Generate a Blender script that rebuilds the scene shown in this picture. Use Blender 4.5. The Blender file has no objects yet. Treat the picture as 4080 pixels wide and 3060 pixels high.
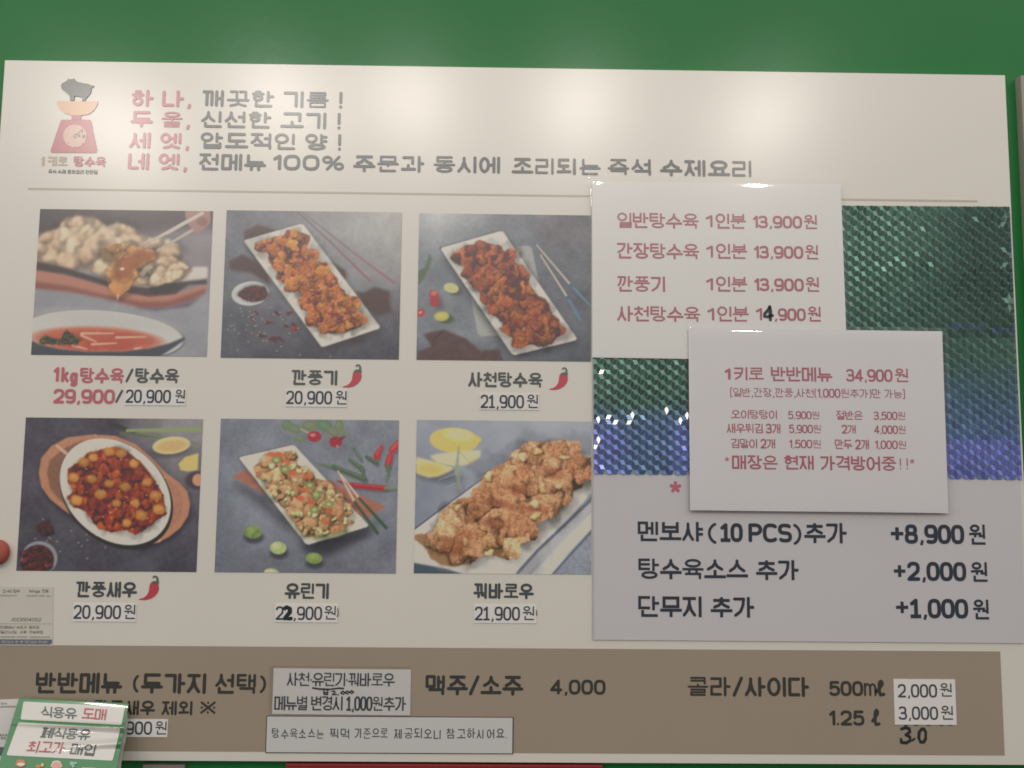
import bpy, math, random
import numpy as np
from mathutils import Vector, Matrix
from mathutils.geometry import tessellate_polygon, delaunay_2d_cdt

# ------------------------------------------------------------------ camera
SC = bpy.context.scene
COL = SC.collection
D = 0.914                      # metres from the lens to the board
F = 3150.0                     # focal length in pixels of the 4080 px wide photo
PITCH, YAW, ROLL = (math.radians(a) for a in (4.99656404, -0.66267831, -0.53972116))


def rot():
    cp, sp = math.cos(PITCH), math.sin(PITCH)
    cy, sy = math.cos(YAW), math.sin(YAW)
    cr, sr = math.cos(ROLL), math.sin(ROLL)
    Rr = np.array([[cr, 0, sr], [0, 1, 0], [-sr, 0, cr]])
    Rp = np.array([[1, 0, 0], [0, cp, -sp], [0, sp, cp]])
    Ry = np.array([[cy, -sy, 0], [sy, cy, 0], [0, 0, 1]])
    return Ry @ Rp @ Rr


RM = rot()
cam = bpy.data.cameras.new('camera')
cam.sensor_width = 36.0
cam.lens = 36.0 * F / 4080.0
cam.clip_start = 0.02
cam.clip_end = 100
co = bpy.data.objects.new('camera', cam)
right, fwd, up = (Vector(RM @ np.array(v)) for v in ((1., 0, 0), (0, 1., 0), (0, 0, 1.)))
co.matrix_world = Matrix(((right.x, up.x, -fwd.x, 0), (right.y, up.y, -fwd.y, -D), (right.z, up.z, -fwd.z, 0), (0, 0, 0, 1)))
COL.objects.link(co)
SC.camera = co

# ------------------------------------------------------------------ light
world = bpy.data.worlds.new('World')
SC.world = world
world.use_nodes = True
bg = world.node_tree.nodes['Background']
wnt = world.node_tree                     # a lit room: pale ceiling above, dim floor below
wtc = wnt.nodes.new('ShaderNodeTexCoord')
wsep = wnt.nodes.new('ShaderNodeSeparateXYZ')
wmap = wnt.nodes.new('ShaderNodeMapRange')
wmap.inputs[1].default_value = -1.0
wramp = wnt.nodes.new('ShaderNodeValToRGB')
wramp.color_ramp.interpolation = 'EASE'
for pos, val in ((0.0, .10), (.42, .15), (.56, .42), (.72, .95), (1.0, 1.0)):
    e = wramp.color_ramp.elements[0] if pos == 0.0 else (wramp.color_ramp.elements[-1] if pos == 1.0 else wramp.color_ramp.elements.new(pos))
    e.color = (val, val * .965, val * .925, 1)
wnt.links.new(wtc.outputs['Generated'], wsep.inputs[0])
wnt.links.new(wsep.outputs['Z'], wmap.inputs[0])
wnt.links.new(wmap.outputs[0], wramp.inputs[0])
wnt.links.new(wramp.outputs[0], bg.inputs[0])
bg.inputs[1].default_value = 1.0
SC.view_settings.view_transform = 'Standard'
SC.view_settings.look = 'None'
SC.view_settings.exposure = 0.13
SC.view_settings.gamma = 1.0
SC.cycles.filter_width = 1.7
LAMPZ, LAMPL = 1.25, 1.7
for i, (lx, lz, le, lr) in enumerate(((-1.31, 1.08, 1.30, .085), (-.77, 1.19, 1.05, .05), (-.32, 1.19, .9, .05), (.25, 1.18, .95, .05), (.88, 1.15, .9, .05))):
    l = bpy.data.lights.new('ceiling_lamp', 'POINT')
    l.energy = 8.2 * le
    l.color = (1.0, 0.925, 0.845)
    l.shadow_soft_size = lr
    o = bpy.data.objects.new('ceiling_lamp', l)
    o.location = (lx, -LAMPL, lz)
    COL.objects.link(o)


# ------------------------------------------------------------------ measuring
def P(u, v, h=0.0):
    """pixel of the photograph -> point on the plane that lies h metres in front of the board"""
    d = RM @ np.array([(u - 2040) / F, 1., -(v - 1530) / F])
    t = (D - h) / d[1]
    return np.array([d[0] * t, -h, d[2] * t])


def project(X, Y, Z):
    q = np.stack([X, Y + D, Z], -1) @ RM
    return 2040 + F * q[..., 0] / q[..., 1], 1530 - F * q[..., 2] / q[..., 1]


# ------------------------------------------------------------------ materials
def lin(c):
    return [((x / 255) / 12.92 if x <= 10.3 else ((x / 255 + .055) / 1.055) ** 2.4) for x in c]


GL = .31


def mat(name, rgb, rough=.3, spec=.5, metal=0.0, noise=0.0, nscale=40, bump=0.0, bscale=300, coat=0.0, attr=None):
    m = bpy.data.materials.new(name)
    m.use_nodes = True
    nt = m.node_tree
    b = nt.nodes['Principled BSDF']
    b.inputs['Roughness'].default_value = rough
    b.inputs['Specular IOR Level'].default_value = spec
    b.inputs['Metallic'].default_value = metal
    if rough == GL:
        b.inputs['Roughness'].default_value = .46
        b.inputs['Specular IOR Level'].default_value = .3
        b.inputs['Coat Weight'].default_value = 1.0
        b.inputs['Coat IOR'].default_value = 1.9
        b.inputs['Coat Roughness'].default_value = .265
    if coat:
        b.inputs['Coat Weight'].default_value = coat
        b.inputs['Coat Roughness'].default_value = .04
    tc = nt.nodes.new('ShaderNodeTexCoord')
    nz = nt.nodes.new('ShaderNodeTexNoise')
    nz.inputs['Scale'].default_value = nscale
    nz.inputs['Detail'].default_value = 5
    nt.links.new(tc.outputs['Object'], nz.inputs['Vector'])
    mp = nt.nodes.new('ShaderNodeMapRange')
    mp.inputs[3].default_value = 1 - noise
    mp.inputs[4].default_value = 1 + noise
    nt.links.new(nz.outputs[0], mp.inputs[0])
    mx = nt.nodes.new('ShaderNodeVectorMath')
    mx.operation = 'SCALE'
    if attr:
        at = nt.nodes.new('ShaderNodeAttribute')
        at.attribute_name = attr
        nt.links.new(at.outputs['Color'], mx.inputs[0])
    else:
        mx.inputs[0].default_value = rgb[:3]
    nt.links.new(mp.outputs[0], mx.inputs['Scale'])
    nt.links.new(mx.outputs[0], b.inputs['Base Color'])
    if bump:
        n2 = nt.nodes.new('ShaderNodeTexNoise')
        n2.inputs['Scale'].default_value = bscale
        n2.inputs['Detail'].default_value = 3
        nt.links.new(tc.outputs['Object'], n2.inputs['Vector'])
        bp = nt.nodes.new('ShaderNodeBump')
        bp.inputs['Strength'].default_value = bump
        bp.inputs['Distance'].default_value = .001
        nt.links.new(n2.outputs[0], bp.inputs['Height'])
        nt.links.new(bp.outputs[0], b.inputs['Normal'])
    return m


GL = .31        # gloss of the laminated board
M = {}
M['wall'] = mat('green_paint', (.007, .165, .032), .25, .36, noise=.10, nscale=6, bump=.10, bscale=60)
M['board'] = mat('cream_panel', (.71, .672, .60), GL, .5, noise=.03, nscale=7, bump=.03, bscale=40)
M['edge'] = mat('panel_edge', (.22, .21, .18), .5)
M['band'] = mat('taupe_print', (.345, .275, .20), GL, .5, noise=.035, nscale=14, bump=.03, bscale=40)
M['rule'] = mat('khaki_print', (.46, .41, .30), GL)
M['ink'] = mat('dark_print', (.042, .055, .056), GL)
M['ink_band'] = mat('dark_print_band', (.020, .020, .016), GL)
M['pink'] = mat('rose_print', (.52, .13, .16), GL)
M['rose'] = mat('rose_caption', (.50, .095, .13), GL)
M['tan'] = mat('tan_print', (.50, .36, .23), GL)
M['peach'] = mat('peach_print', (.72, .42, .23), GL)
M['red_scale'] = mat('scale_red', (.48, .10, .13), GL)
M['dial'] = mat('dial_print', (.66, .42, .32), GL)
M['pepper'] = mat('pepper_red', (.52, .035, .06), GL)
M['stem'] = mat('stem_green', (.07, .13, .10), GL)
M['patch'] = mat('white_patch', (.74, .715, .69), .4, .4, noise=.02)
M['paper'] = mat('office_paper', (.75, .735, .70), GL, .4, noise=.02, nscale=12, bump=.04, bscale=25)
M['paper2'] = mat('office_paper_pinkish', (.70, .675, .69), GL, .4, noise=.02, nscale=12, bump=.04, bscale=25)
M['sheet'] = mat('grey_sheet', (.56, .54, .555), .36, .45, noise=.02, nscale=8, bump=.03, bscale=30)
M['red_ink'] = mat('red_toner', (.40, .085, .12), GL)
M['navy_ink'] = mat('navy_toner', (.030, .038, .055), .38)
M['price_ink'] = mat('price_toner', (.050, .062, .078), .42)
M['marker'] = mat('marker_ink', (.018, .028, .034), .30, noise=.3, nscale=60)
M['label_grey'] = mat('grey_label', (.58, .575, .56), .42, noise=.02, bump=.04, bscale=30)
M['border'] = mat('label_border', (.035, .04, .045), .42)
M['faded'] = mat('faded_print', (.13, .14, .135), .4, noise=.25, nscale=120)
M['fadedpale'] = mat('faded_pale_print', (.36, .36, .33), .4, noise=.2, nscale=120)
M['bar'] = mat('slate_print', (.13, .16, .185), .4)
M['clearlabel'] = mat('clear_label', (.60, .565, .50), .35, noise=.05, nscale=30)
M['flyer_green'] = mat('flyer_green', (.035, .20, .065), .22, .5, noise=.06, coat=1.0)
M['flyer_white'] = mat('flyer_white', (.62, .60, .56), .22, .5, noise=.02, coat=1.0)
M['flyer_ink'] = mat('flyer_ink', (.05, .075, .075), .25, coat=1.0)
M['flyer_red'] = mat('flyer_red', (.42, .055, .065), .25, coat=1.0)
M['orange'] = mat('icon_orange', (.55, .16, .05), .25, coat=1.0)
M['yellow'] = mat('icon_yellow', (.65, .42, .10), .25, coat=1.0)
M['pinkicon'] = mat('icon_pink', (.62, .30, .24), .25, coat=1.0)
M['tealicon'] = mat('icon_teal', (.22, .42, .34), .25, coat=1.0)
M['redthing'] = mat('matte_red', (.36, .085, .065), .85, noise=.15, nscale=50)
M['alu'] = mat('pale_frame', (.33, .31, .26), .35, noise=.05)
M['darkprint'] = mat('dark_panel', (.07, .06, .055), .35, noise=.3, nscale=8)
M['redpanel'] = mat('red_panel', (.30, .035, .035), .35, noise=.12, nscale=10)
M['greypanel'] = mat('grey_panel', (.24, .20, .19), .4, noise=.2, nscale=25)
M['photo'] = mat('photo_print', (1, 1, 1), GL, .5, noise=.03, nscale=500, attr='Col')


def clear_mat(name, rough, tint=(1, 1, 1), amt=1.0):
    m = bpy.data.materials.new(name)
    m.use_nodes = True
    nt = m.node_tree
    nt.nodes.clear()
    out = nt.nodes.new('ShaderNodeOutputMaterial')
    tr = nt.nodes.new('ShaderNodeBsdfTransparent')
    tr.inputs[0].default_value = (*tint, 1)
    g = nt.nodes.new('ShaderNodeBsdfGlossy')
    g.inputs['Roughness'].default_value = rough
    lw = nt.nodes.new('ShaderNodeLayerWeight')
    lw.inputs[0].default_value = .5
    pw = nt.nodes.new('ShaderNodeMath')
    pw.operation = 'POWER'
    pw.inputs[1].default_value = 5
    nt.links.new(lw.outputs['Facing'], pw.inputs[0])
    fr = nt.nodes.new('ShaderNodeMath')
    fr.operation = 'MULTIPLY_ADD'
    fr.inputs[1].default_value = .9
    fr.inputs[2].default_value = .045
    nt.links.new(pw.outputs[0], fr.inputs[0])
    tc = nt.nodes.new('ShaderNodeTexCoord')
    nz = nt.nodes.new('ShaderNodeTexNoise')
    nz.inputs['Scale'].default_value = 30
    bp = nt.nodes.new('ShaderNodeBump')
    bp.inputs['Strength'].default_value = .12
    bp.inputs['Distance'].default_value = .001
    nt.links.new(tc.outputs['Object'], nz.inputs['Vector'])
    nt.links.new(nz.outputs[0], bp.inputs['Height'])
    nt.links.new(bp.outputs[0], g.inputs['Normal'])
    ml = nt.nodes.new('ShaderNodeMath')
    ml.operation = 'MULTIPLY'
    ml.inputs[1].default_value = amt
    mix = nt.nodes.new('ShaderNodeMixShader')
    nt.links.new(fr.outputs[0], ml.inputs[0])
    nt.links.new(ml.outputs[0], mix.inputs[0])
    nt.links.new(tr.outputs[0], mix.inputs[1])
    nt.links.new(g.outputs[0], mix.inputs[2])
    nt.links.new(mix.outputs[0], out.inputs[0])
    return m


M['clear'] = clear_mat('clear_laminate', .045, (1, 1, 1))
M['tape'] = clear_mat('clear_tape', .25, (.97, .97, .97))


# ------------------------------------------------------------------ object helpers
class Thing:
    def __init__(s, name, label, cat, base, kind=None, group=None):
        o = bpy.data.objects.new(name, None)
        o.empty_display_size = .02
        o.location = base
        o['label'] = label
        o['category'] = cat
        if kind:
            o['kind'] = kind
        if group:
            o['group'] = group
        COL.objects.link(o)
        s.o = o
        s.base = np.array(base, float)

    def part(s, name, V, Fc, m, parent=None, stuff=False, label=None, smooth=False):
        o = mesh_obj(name, np.asarray(V, float).reshape(-1, 3) - s.base, Fc, m, smooth)
        o.parent = parent or s.o
        if stuff:
            o['kind'] = 'stuff'
        if label:
            o['label'] = label
        return o


def mesh_obj(name, V, Fc, m, smooth=False):
    me = bpy.data.meshes.new(name)
    me.from_pydata([tuple(v) for v in V], [], [tuple(f) for f in Fc])
    me.materials.append(M[m] if isinstance(m, str) else m)
    if smooth:
        me.polygons.foreach_set('use_smooth', [True] * len(me.polygons))
    me.update()
    o = bpy.data.objects.new(name, me)
    COL.objects.link(o)
    return o


def slab_geo(front, back):
    """front, back: lists of 3D points in the same order, seen counter-clockwise from the camera"""
    n = len(front)
    V = list(front) + list(back)
    Fc = [tuple(range(n)), tuple(range(2 * n - 1, n - 1, -1))]
    for i in range(n):
        j = (i + 1) % n
        Fc.append((i, i + n, j + n, j))
    return V, Fc


def quad_px(c, h):
    """c: TL, TR, BR, BL pixels -> counter-clockwise from camera: BL, BR, TR, TL"""
    return [P(*c[k], h) for k in (3, 2, 1, 0)]


def slab(th, name, c, h0, h1, m, **k):
    f = quad_px(c, h1)
    b = [p + np.array([0, h1 - h0, 0]) for p in f]
    V, Fc = slab_geo(f, b)
    return th.part(name, V, Fc, m, **k)


def flat_poly(th, name, pts2, mp, m, **k):
    """pts2 in any 2D space, mp maps (x, y) to 3D; triangulated"""
    a = sum(pts2[i - 1][0] * pts2[i][1] - pts2[i][0] * pts2[i - 1][1] for i in range(len(pts2)))
    tri = tessellate_polygon([[Vector((x, y, 0)) for x, y in pts2]])
    V = [mp(x, y) for x, y in pts2]
    out = []
    for t in tri:
        p = [V[i] for i in t]
        n = np.cross(p[1] - p[0], p[2] - p[0])
        out.append(tuple(t) if n[1] < 0 else tuple(reversed(t)))
    return th.part(name, V, out, m, **k)


# ------------------------------------------------------------------ stroke lettering
def arc(cx, cy, rx, ry, a0, a1, n=14):
    return [(cx + rx * math.cos(math.radians(a0 + (a1 - a0) * i / n)), cy + ry * math.sin(math.radians(a0 + (a1 - a0) * i / n))) for i in range(n + 1)]


def ring(cx, cy, rx, ry, n=22):
    return arc(cx, cy, rx, ry, 90, 450, n)


CONS = {
    'ㄱ': [[(0, 1), (1, 1), (1, 0)]],
    'ㄴ': [[(0, 1), (0, 0), (1, 0)]],
    'ㄷ': [[(1, 1), (0, 1), (0, 0), (1, 0)]],
    'ㄹ': [[(0, 1), (1, 1), (1, .5), (0, .5), (0, 0), (1, 0)]],
    'ㅁ': [[(0, 0), (0, 1), (1, 1), (1, 0), (0, 0)]],
    'ㅂ': [[(0, 1), (0, 0), (1, 0), (1, 1)], [(0, .52), (1, .52)]],
    'ㅅ': [[(.5, 1), (.5, .72), (.32, .3), (0, 0)], [(.5, .72), (.68, .3), (1, 0)]],
    'ㅇ': [ring(.5, .5, .5, .5)],
    'ㅈ': [[(0, 1), (1, 1)], [(.5, 1), (.5, .72), (.32, .28), (0, 0)], [(.5, .68), (.68, .28), (1, 0)]],
    'ㅊ': [[(.5, 1.0), (.5, .82)], [(0, .78), (1, .78)], [(.5, .78), (.5, .55), (.32, .22), (0, 0)], [(.5, .52), (.68, .22), (1, 0)]],
    'ㅋ': [[(0, 1), (1, 1), (1, 0)], [(0, .5), (1, .5)]],
    'ㅌ': [[(1, 1), (0, 1), (0, 0), (1, 0)], [(0, .5), (1, .5)]],
    'ㅍ': [[(0, 1), (1, 1)], [(0, 0), (1, 0)], [(.28, 1), (.28, 0)], [(.72, 1), (.72, 0)]],
    'ㅎ': [[(.3, 1.0), (.7, 1.0)], [(0, .76), (1, .76)], ring(.5, .27, .40, .27)],
}
GDIAG = [[(0, 1), (1, 1), (.93, .62), (.66, .25), (.1, 0)]]
DOUB = {'ㄲ': 'ㄱ', 'ㄸ': 'ㄷ', 'ㅃ': 'ㅂ', 'ㅆ': 'ㅅ', 'ㅉ': 'ㅈ'}
LL = 'ㄱㄲㄴㄷㄸㄹㅁㅂㅃㅅㅆㅇㅈㅉㅊㅋㅌㅍㅎ'
VV = 'ㅏㅐㅑㅒㅓㅔㅕㅖㅗㅘㅙㅚㅛㅜㅝㅞㅟㅠㅡㅢㅣ'
TT = [''] + list('ㄱㄲㄳㄴㄵㄶㄷㄹㄺㄻㄼㄽㄾㄿㅀㅁㅂㅄㅅㅆㅇㅈㅊㅋㅌㅍㅎ')


def cons(j, x0, y0, x1, y1, diag=False):
    if j in DOUB:
        w = (x1 - x0)
        return cons(DOUB[j], x0, y0, x0 + w * .40, y1, diag) + cons(DOUB[j], x0 + w * .6, y0, x1, y1, diag)
    src = CONS[j]
    if diag and j == 'ㄱ':
        src = GDIAG
    if diag and j == 'ㅋ':
        src = GDIAG + [[(0, .56), (.9, .56)]]
    return [[(x0 + x * (x1 - x0), y0 + y * (y1 - y0)) for x, y in s] for s in src]


def syl(ch, diag):
    c = ord(ch) - 0xAC00
    L, V, T = LL[c // 588], VV[(c % 588) // 28], TT[c % 28]
    S = []
    W = 1.0
    tall = T in ('ㄹ', 'ㅁ', 'ㅂ', 'ㅇ', 'ㅌ')
    tb = (.30 if tall else .23) if T else 0
    if V in 'ㅏㅐㅑㅒㅓㅔㅕㅖㅣ':
        y0, y1 = (tb + .17, 1.0) if T else (.04, .96)
        vy0, vy1 = (tb + .13, 1.0) if T else (0, 1)
        if T and L in 'ㅁㅂㄹㅇㄷㅌㄴㅊㅎㅋㅍ':
            y0 += .02
        ym = (vy0 + vy1) / 2
        if V == 'ㅏ':
            S += cons(L, 0, y0, .5, y1, diag) + [[(.76, vy0), (.76, vy1)], [(.76, ym), (1, ym)]]
        elif V == 'ㅑ':
            S += cons(L, 0, y0, .5, y1, diag) + [[(.76, vy0), (.76, vy1)], [(.76, ym + .15), (1, ym + .15)], [(.76, ym - .15), (1, ym - .15)]]
        elif V == 'ㅣ':
            S += cons(L, 0, y0, .58, y1, diag) + [[(.88, vy0), (.88, vy1)]]
            W = .92
        elif V in 'ㅐㅒ':
            S += cons(L, 0, y0, .42, y1, diag) + [[(.66, vy0 + .02), (.66, vy1 - .02)], [(.95, vy0), (.95, vy1)], [(.66, ym), (.95, ym)]]
        elif V == 'ㅓ':
            S += cons(L, 0, y0, .5, y1, diag) + [[(.9, vy0), (.9, vy1)], [(.66, ym + .02), (.9, ym + .02)]]
            W = .95
        elif V == 'ㅕ':
            S += cons(L, 0, y0, .48, y1, diag) + [[(.9, vy0), (.9, vy1)], [(.64, ym + .17), (.9, ym + .17)], [(.64, ym - .09), (.9, ym - .09)]]
            W = .95
        elif V == 'ㅔ':
            S += cons(L, 0, y0, .42, y1, diag) + [[(.72, vy0 + .02), (.72, vy1 - .02)], [(.97, vy0), (.97, vy1)], [(.52, ym), (.72, ym)]]
        elif V == 'ㅖ':
            S += cons(L, 0, y0, .40, y1, diag) + [[(.72, vy0 + .02), (.72, vy1 - .02)], [(.97, vy0), (.97, vy1)], [(.50, ym + .13), (.72, ym + .13)], [(.50, ym - .13), (.72, ym - .13)]]
    elif V in 'ㅗㅛㅜㅠㅡ':
        if T:
            ly0, ly1 = tb + .42, 1.0
            if V == 'ㅡ':
                ly0 = tb + .34
            if T == 'ㄹ' and V == 'ㅗ':
                tb = .31
                ly0 = tb + .36
            vb = tb + (.17 if V in 'ㅗㅛ' else .26)
            if V == 'ㅡ':
                vb = tb + .17
            tk = .13
        else:
            ly0, ly1 = (.50, .98)
            vb = .08 if V in 'ㅗㅛ' else .30
            if V == 'ㅡ':
                vb, ly0 = .14, .42
            tk = .30
        S += cons(L, .12, ly0, .88, ly1)
        S += [[(-.02, vb), (1.02, vb)]]
        up_ = min(vb + tk, ly0) if V in 'ㅗㅛ' else vb - tk
        if V in 'ㅗㅜ':
            S += [[(.5, vb), (.5, up_)]]
        if V in 'ㅛㅠ':
            S += [[(.30, vb), (.30, up_)], [(.70, vb), (.70, up_)]]
    else:
        if T:
            ly0, ly1, vb, tk, vy0 = tb + .47, 1.0, tb + .30, .13, tb + .10
        else:
            ly0, ly1, vb, tk, vy0 = .55, .97, .34 if V in 'ㅝㅞㅟ' else .13, .28, 0
        S += cons(L, .07, ly0, .55, ly1)
        S += [[(0, vb), (.66, vb + .02)]]
        if V in 'ㅘㅙㅚ':
            S += [[(.32, vb), (.32, min(ly0, vb + tk))]]
        if V in 'ㅝㅞㅟ':
            S += [[(.32, vb), (.32, vb - tk)]]
        S += [[(.90, vy0), (.90, 1)]]
        if V == 'ㅘ':
            S += [[(.90, .55), (1.1, .55)]]
            W = 1.08
        if V == 'ㅝ':
            yy = vb - (.11 if T else .16)
            S += [[(.62, yy), (.90, yy)]]
    if T:
        S += cons(T, .16 if V in 'ㅏㅐㅑㅓㅔㅕㅖㅣㅝㅘㅟㅚ' else .12, 0, .92 if V not in 'ㅗㅛㅜㅠㅡ' else .88, tb)
    return S, W


def sup(cx, cy, rx, ry, a0, a1, n=20, p=.72):
    o = []
    for i in range(n + 1):
        a = math.radians(a0 + (a1 - a0) * i / n)
        c, s = math.cos(a), math.sin(a)
        o.append((cx + rx * math.copysign(abs(c) ** p, c), cy + ry * math.copysign(abs(s) ** p, s)))
    return o


def latin(ch, foot=False, wide=.56):
    w = wide
    g = {
        '0': ([sup(.5, .5, .5, .5, 90, 450, 26)], w),
        '1': ([[(.0, .8), (.55, 1), (.55, 0)], [(0., 0), (1, 0)]], w * .75) if foot else ([[(.0, .78), (1, 1), (1, 0)]], w * .36),
        '2': ([sup(.5, .70, .48, .30, 165, 0, 10) + [(.93, .5), (.02, 0), (1, 0)]], w),
        '3': ([sup(.46, .745, .46, .255, 150, -80, 12), [(.3, .5), (.55, .5)], sup(.48, .255, .52, .255, 80, -155, 14)], w),
        '4': ([[(.72, 0), (.72, 1), (0, .26), (1, .26)]], w * 1.05),
        '5': ([[(.92, 1), (.14, 1), (.08, .52)] + sup(.5, .32, .5, .32, 140, -150, 14)], w),
        '8': ([sup(.5, .76, .43, .24, 90, 450, 20), sup(.5, .26, .5, .26, 90, 450, 20)], w),
        '9': ([sup(.5, .69, .5, .31, 90, 450, 20), [(1, .69), (1, .35)] + sup(.5, .3, .5, .3, 0, -120, 8)], w),
        ',': ([[(.9, .04), (.6, -.13)]], .14),
        '.': ([[(.5, .0), (.52, .0)]], .06),
        '!': ([[(.5, 1), (.5, .34)], [(.5, .0), (.5, .03)]], .12),
        '/': ([[(0, 0), (1, 1)]], .42),
        '(': ([arc(1, .46, 1, .62, 115, 245, 10)], .22),
        ')': ([arc(0, .46, 1, .62, 65, -65, 10)], .22),
        '[': ([[(1, 1.05), (0, 1.05), (0, -.1), (1, -.1)]], .16),
        ']': ([[(0, 1.05), (1, 1.05), (1, -.1), (0, -.1)]], .16),
        '+': ([[(0, .5), (1, .5)], [(.5, 0), (.5, 1)]], .6),
        '%': ([ring(.2, .76, .2, .22, 14), ring(.8, .24, .2, .22, 14), [(.2, 0), (.8, 1)]], .95),
        '*': ([[(.5, .5), (.5 + .5 * math.sin(a), .5 + .5 * math.cos(a))] for a in [k * 2 * math.pi / 5 for k in range(5)]], .9),
        '※': ([[(0.05, .05), (.95, .95)], [(.05, .95), (.95, .05)], [(.5, .92), (.5, .93)], [(.5, .07), (.5, .08)], [(.07, .5), (.08, .5)], [(.92, .5), (.93, .5)]], 1.0),
        '·': ([[(.5, .45), (.52, .45)]], .08),
        'k': ([[(0, 1), (0, 0)], [(.9, .62), (0, .28)], [(.3, .4), (1, 0)]], .42),
        'g': ([ring(.45, .33, .42, .31, 18), [(.9, .62), (.9, -.1)] + arc(.48, -.1, .42, .16, 0, -140, 8)], .48),
        'P': ([[(0, 0), (0, 1), (.55, 1)] + arc(.55, .72, .45, .28, 90, -90, 10) + [(0, .44)]], .55),
        'C': ([sup(.55, .5, .55, .5, 50, 310, 22)], .6),
        'S': ([sup(.5, .75, .5, .25, 40, 250, 12) + sup(.5, .25, .5, .25, 80, -140, 12)], .55),
        'm': ([[(0, .68), (0, 0)], arc(.25, .42, .25, .24, 180, 0, 8) + [(.5, 0)], arc(.75, .42, .25, .24, 180, 0, 8) + [(1, 0)]], .62),
        'ℓ': ([[(0, .25), (.35, .45), (.8, .75), (.8, .92), (.62, 1), (.42, .85), (.38, .2), (.55, 0), (1, .05)]], .48),
        'J': ([[(.9, 1), (.9, .25)] + arc(.5, .25, .4, .25, 0, -150, 8)], .5),
        'I': ([[(.5, 0), (.5, 1)], [(0, 1), (1, 1)], [(0, 0), (1, 0)]], .4),
        'O': ([ring(.5, .5, .5, .5)], .6),
        'W': ([[(0, 1), (.25, 0), (.5, .9), (.75, 0), (1, 1)]], .85),
        'G': ([sup(.5, .5, .5, .5, 45, 330, 20) + [(1, .45), (.6, .45)]], .65),
        'i': ([[(.5, .62), (.5, 0)], [(.5, .95), (.5, .96)]], .08),
        'n': ([[(0, .66), (0, 0)], arc(.5, .38, .5, .26, 180, 0, 8) + [(1, 0)]], .42),
        's': ([[(1, .55), (.5, .66), (0, .5), (1, .18), (.5, 0), (0, .1)]], .38),
    }[ch]
    return g


def capsule(a, b, r, ea, eb, rnd):
    dx, dy = b[0] - a[0], b[1] - a[1]
    L = math.hypot(dx, dy)
    if L < 1e-9:
        dx, dy, L = 1., 0., 1e-9
        ux, uy = 1., 0.
    else:
        ux, uy = dx / L, dy / L
    nx, ny = -uy, ux
    if rnd:
        an = math.atan2(uy, ux)
        pts = [(b[0] + r * math.cos(an + t), b[1] + r * math.sin(an + t)) for t in [(-90 + 36 * k) * math.pi / 180 for k in range(6)]]
        pts += [(a[0] + r * math.cos(an + t), a[1] + r * math.sin(an + t)) for t in [(90 + 36 * k) * math.pi / 180 for k in range(6)]]
        return pts
    A = (a[0] - ux * ea, a[1] - uy * ea)
    B = (b[0] + ux * eb, b[1] + uy * eb)
    return [(A[0] - nx * r, A[1] - ny * r), (B[0] - nx * r, B[1] - ny * r), (B[0] + nx * r, B[1] + ny * r), (A[0] + nx * r, A[1] + ny * r)]


def union(polys):
    vs, fs = [], []
    for p in polys:
        fs.append(list(range(len(vs), len(vs) + len(p))))
        vs += [Vector(q) for q in p]
    r = delaunay_2d_cdt(vs, [], fs, 0, 1e-4, True)
    V, Fc, orig = r[0], r[2], r[5]
    keep = [f for f, o in zip(Fc, orig) if len(o)]
    return [(v.x, v.y) for v in V], keep


def lettering_geo(s, W, H, wt, rnd, diag, foot, gap, wide, jit=0.0, slant=0.0, lat=1.12):
    """text in a box W x H millimetres: returns 2D verts and faces"""
    rs = random.Random(s)
    pen = 0.0
    glyphs = []
    DN = []
    for ch in s:
        if ch == ' ':
            pen += .36
            continue
        if 0xAC00 <= ord(ch) <= 0xD7A3:
            S, w = syl(ch, diag)
        else:
            S, ww = latin(ch, foot, wide)
            S = [[(x * ww, y) for x, y in q] for q in S]
            w = ww
        jx, jy, js = (rs.uniform(-jit, jit) for _ in range(3))
        dens = 1.0
        if 0xAC00 <= ord(ch) <= 0xD7A3:
            c_ = ord(ch) - 0xAC00
            hv = VV[(c_ % 588) // 28] in 'ㅗㅛㅜㅠㅡㅘㅙㅚㅝㅞㅟㅢ'
            if c_ % 28:
                dens = .80 if hv else .92
            if LL[c_ // 588] in 'ㄹㅌㅃㄸ' or TT[c_ % 28] == 'ㄹ':
                dens = min(dens, .82)
            if c_ % 28 and hv and TT[c_ % 28] in 'ㄹㅁㅂ':
                dens = .62
        elif ch.isalnum():
            dens = lat
        DN.append(dens)
        glyphs.append([[(pen + x * (1 + js) + jx + slant * y, y * (1 + js) + jy) for x, y in q] for q in S])
        pen += w + gap + wt
    xs = [x for g in glyphs for q in g for x, y in q]
    x0, x1 = min(xs), max(xs)
    r = wt * H / 2
    sx = (W - 2 * r) / (x1 - x0) if x1 - x0 > 1e-3 else 0
    sy = (H - 2 * r)
    VS, FS = [], []
    for g, dn in zip(glyphs, DN):
        halfw = r * dn
        polys = []
        for q in g:
            pts = [(r + (x - x0) * sx if sx else W / 2, r + y * sy) for x, y in q]
            n = len(pts)
            for i in range(n - 1):
                curve = n > 7
                round_ = rnd or curve
                ea = halfw if (i > 0) else 0
                eb = halfw if (i < n - 2) else 0
                if not rnd and n == 2:
                    ea = eb = halfw * .9
                if not round_ and i == 0:
                    ea = halfw * .9
                if not round_ and i == n - 2:
                    eb = halfw * .9
                if not round_ and n > 3 and abs(pts[0][0] - pts[-1][0]) < 1e-6 and abs(pts[0][1] - pts[-1][1]) < 1e-6:
                    ea = eb = halfw
                polys.append(capsule(pts[i], pts[i + 1], halfw, ea, eb, round_ or (n > 2 and not is_ortho(pts))))
        v, f = union(polys)
        b = len(VS)
        VS += v
        FS += [tuple(i + b for i in t) for t in f]
    return VS, FS


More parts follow.
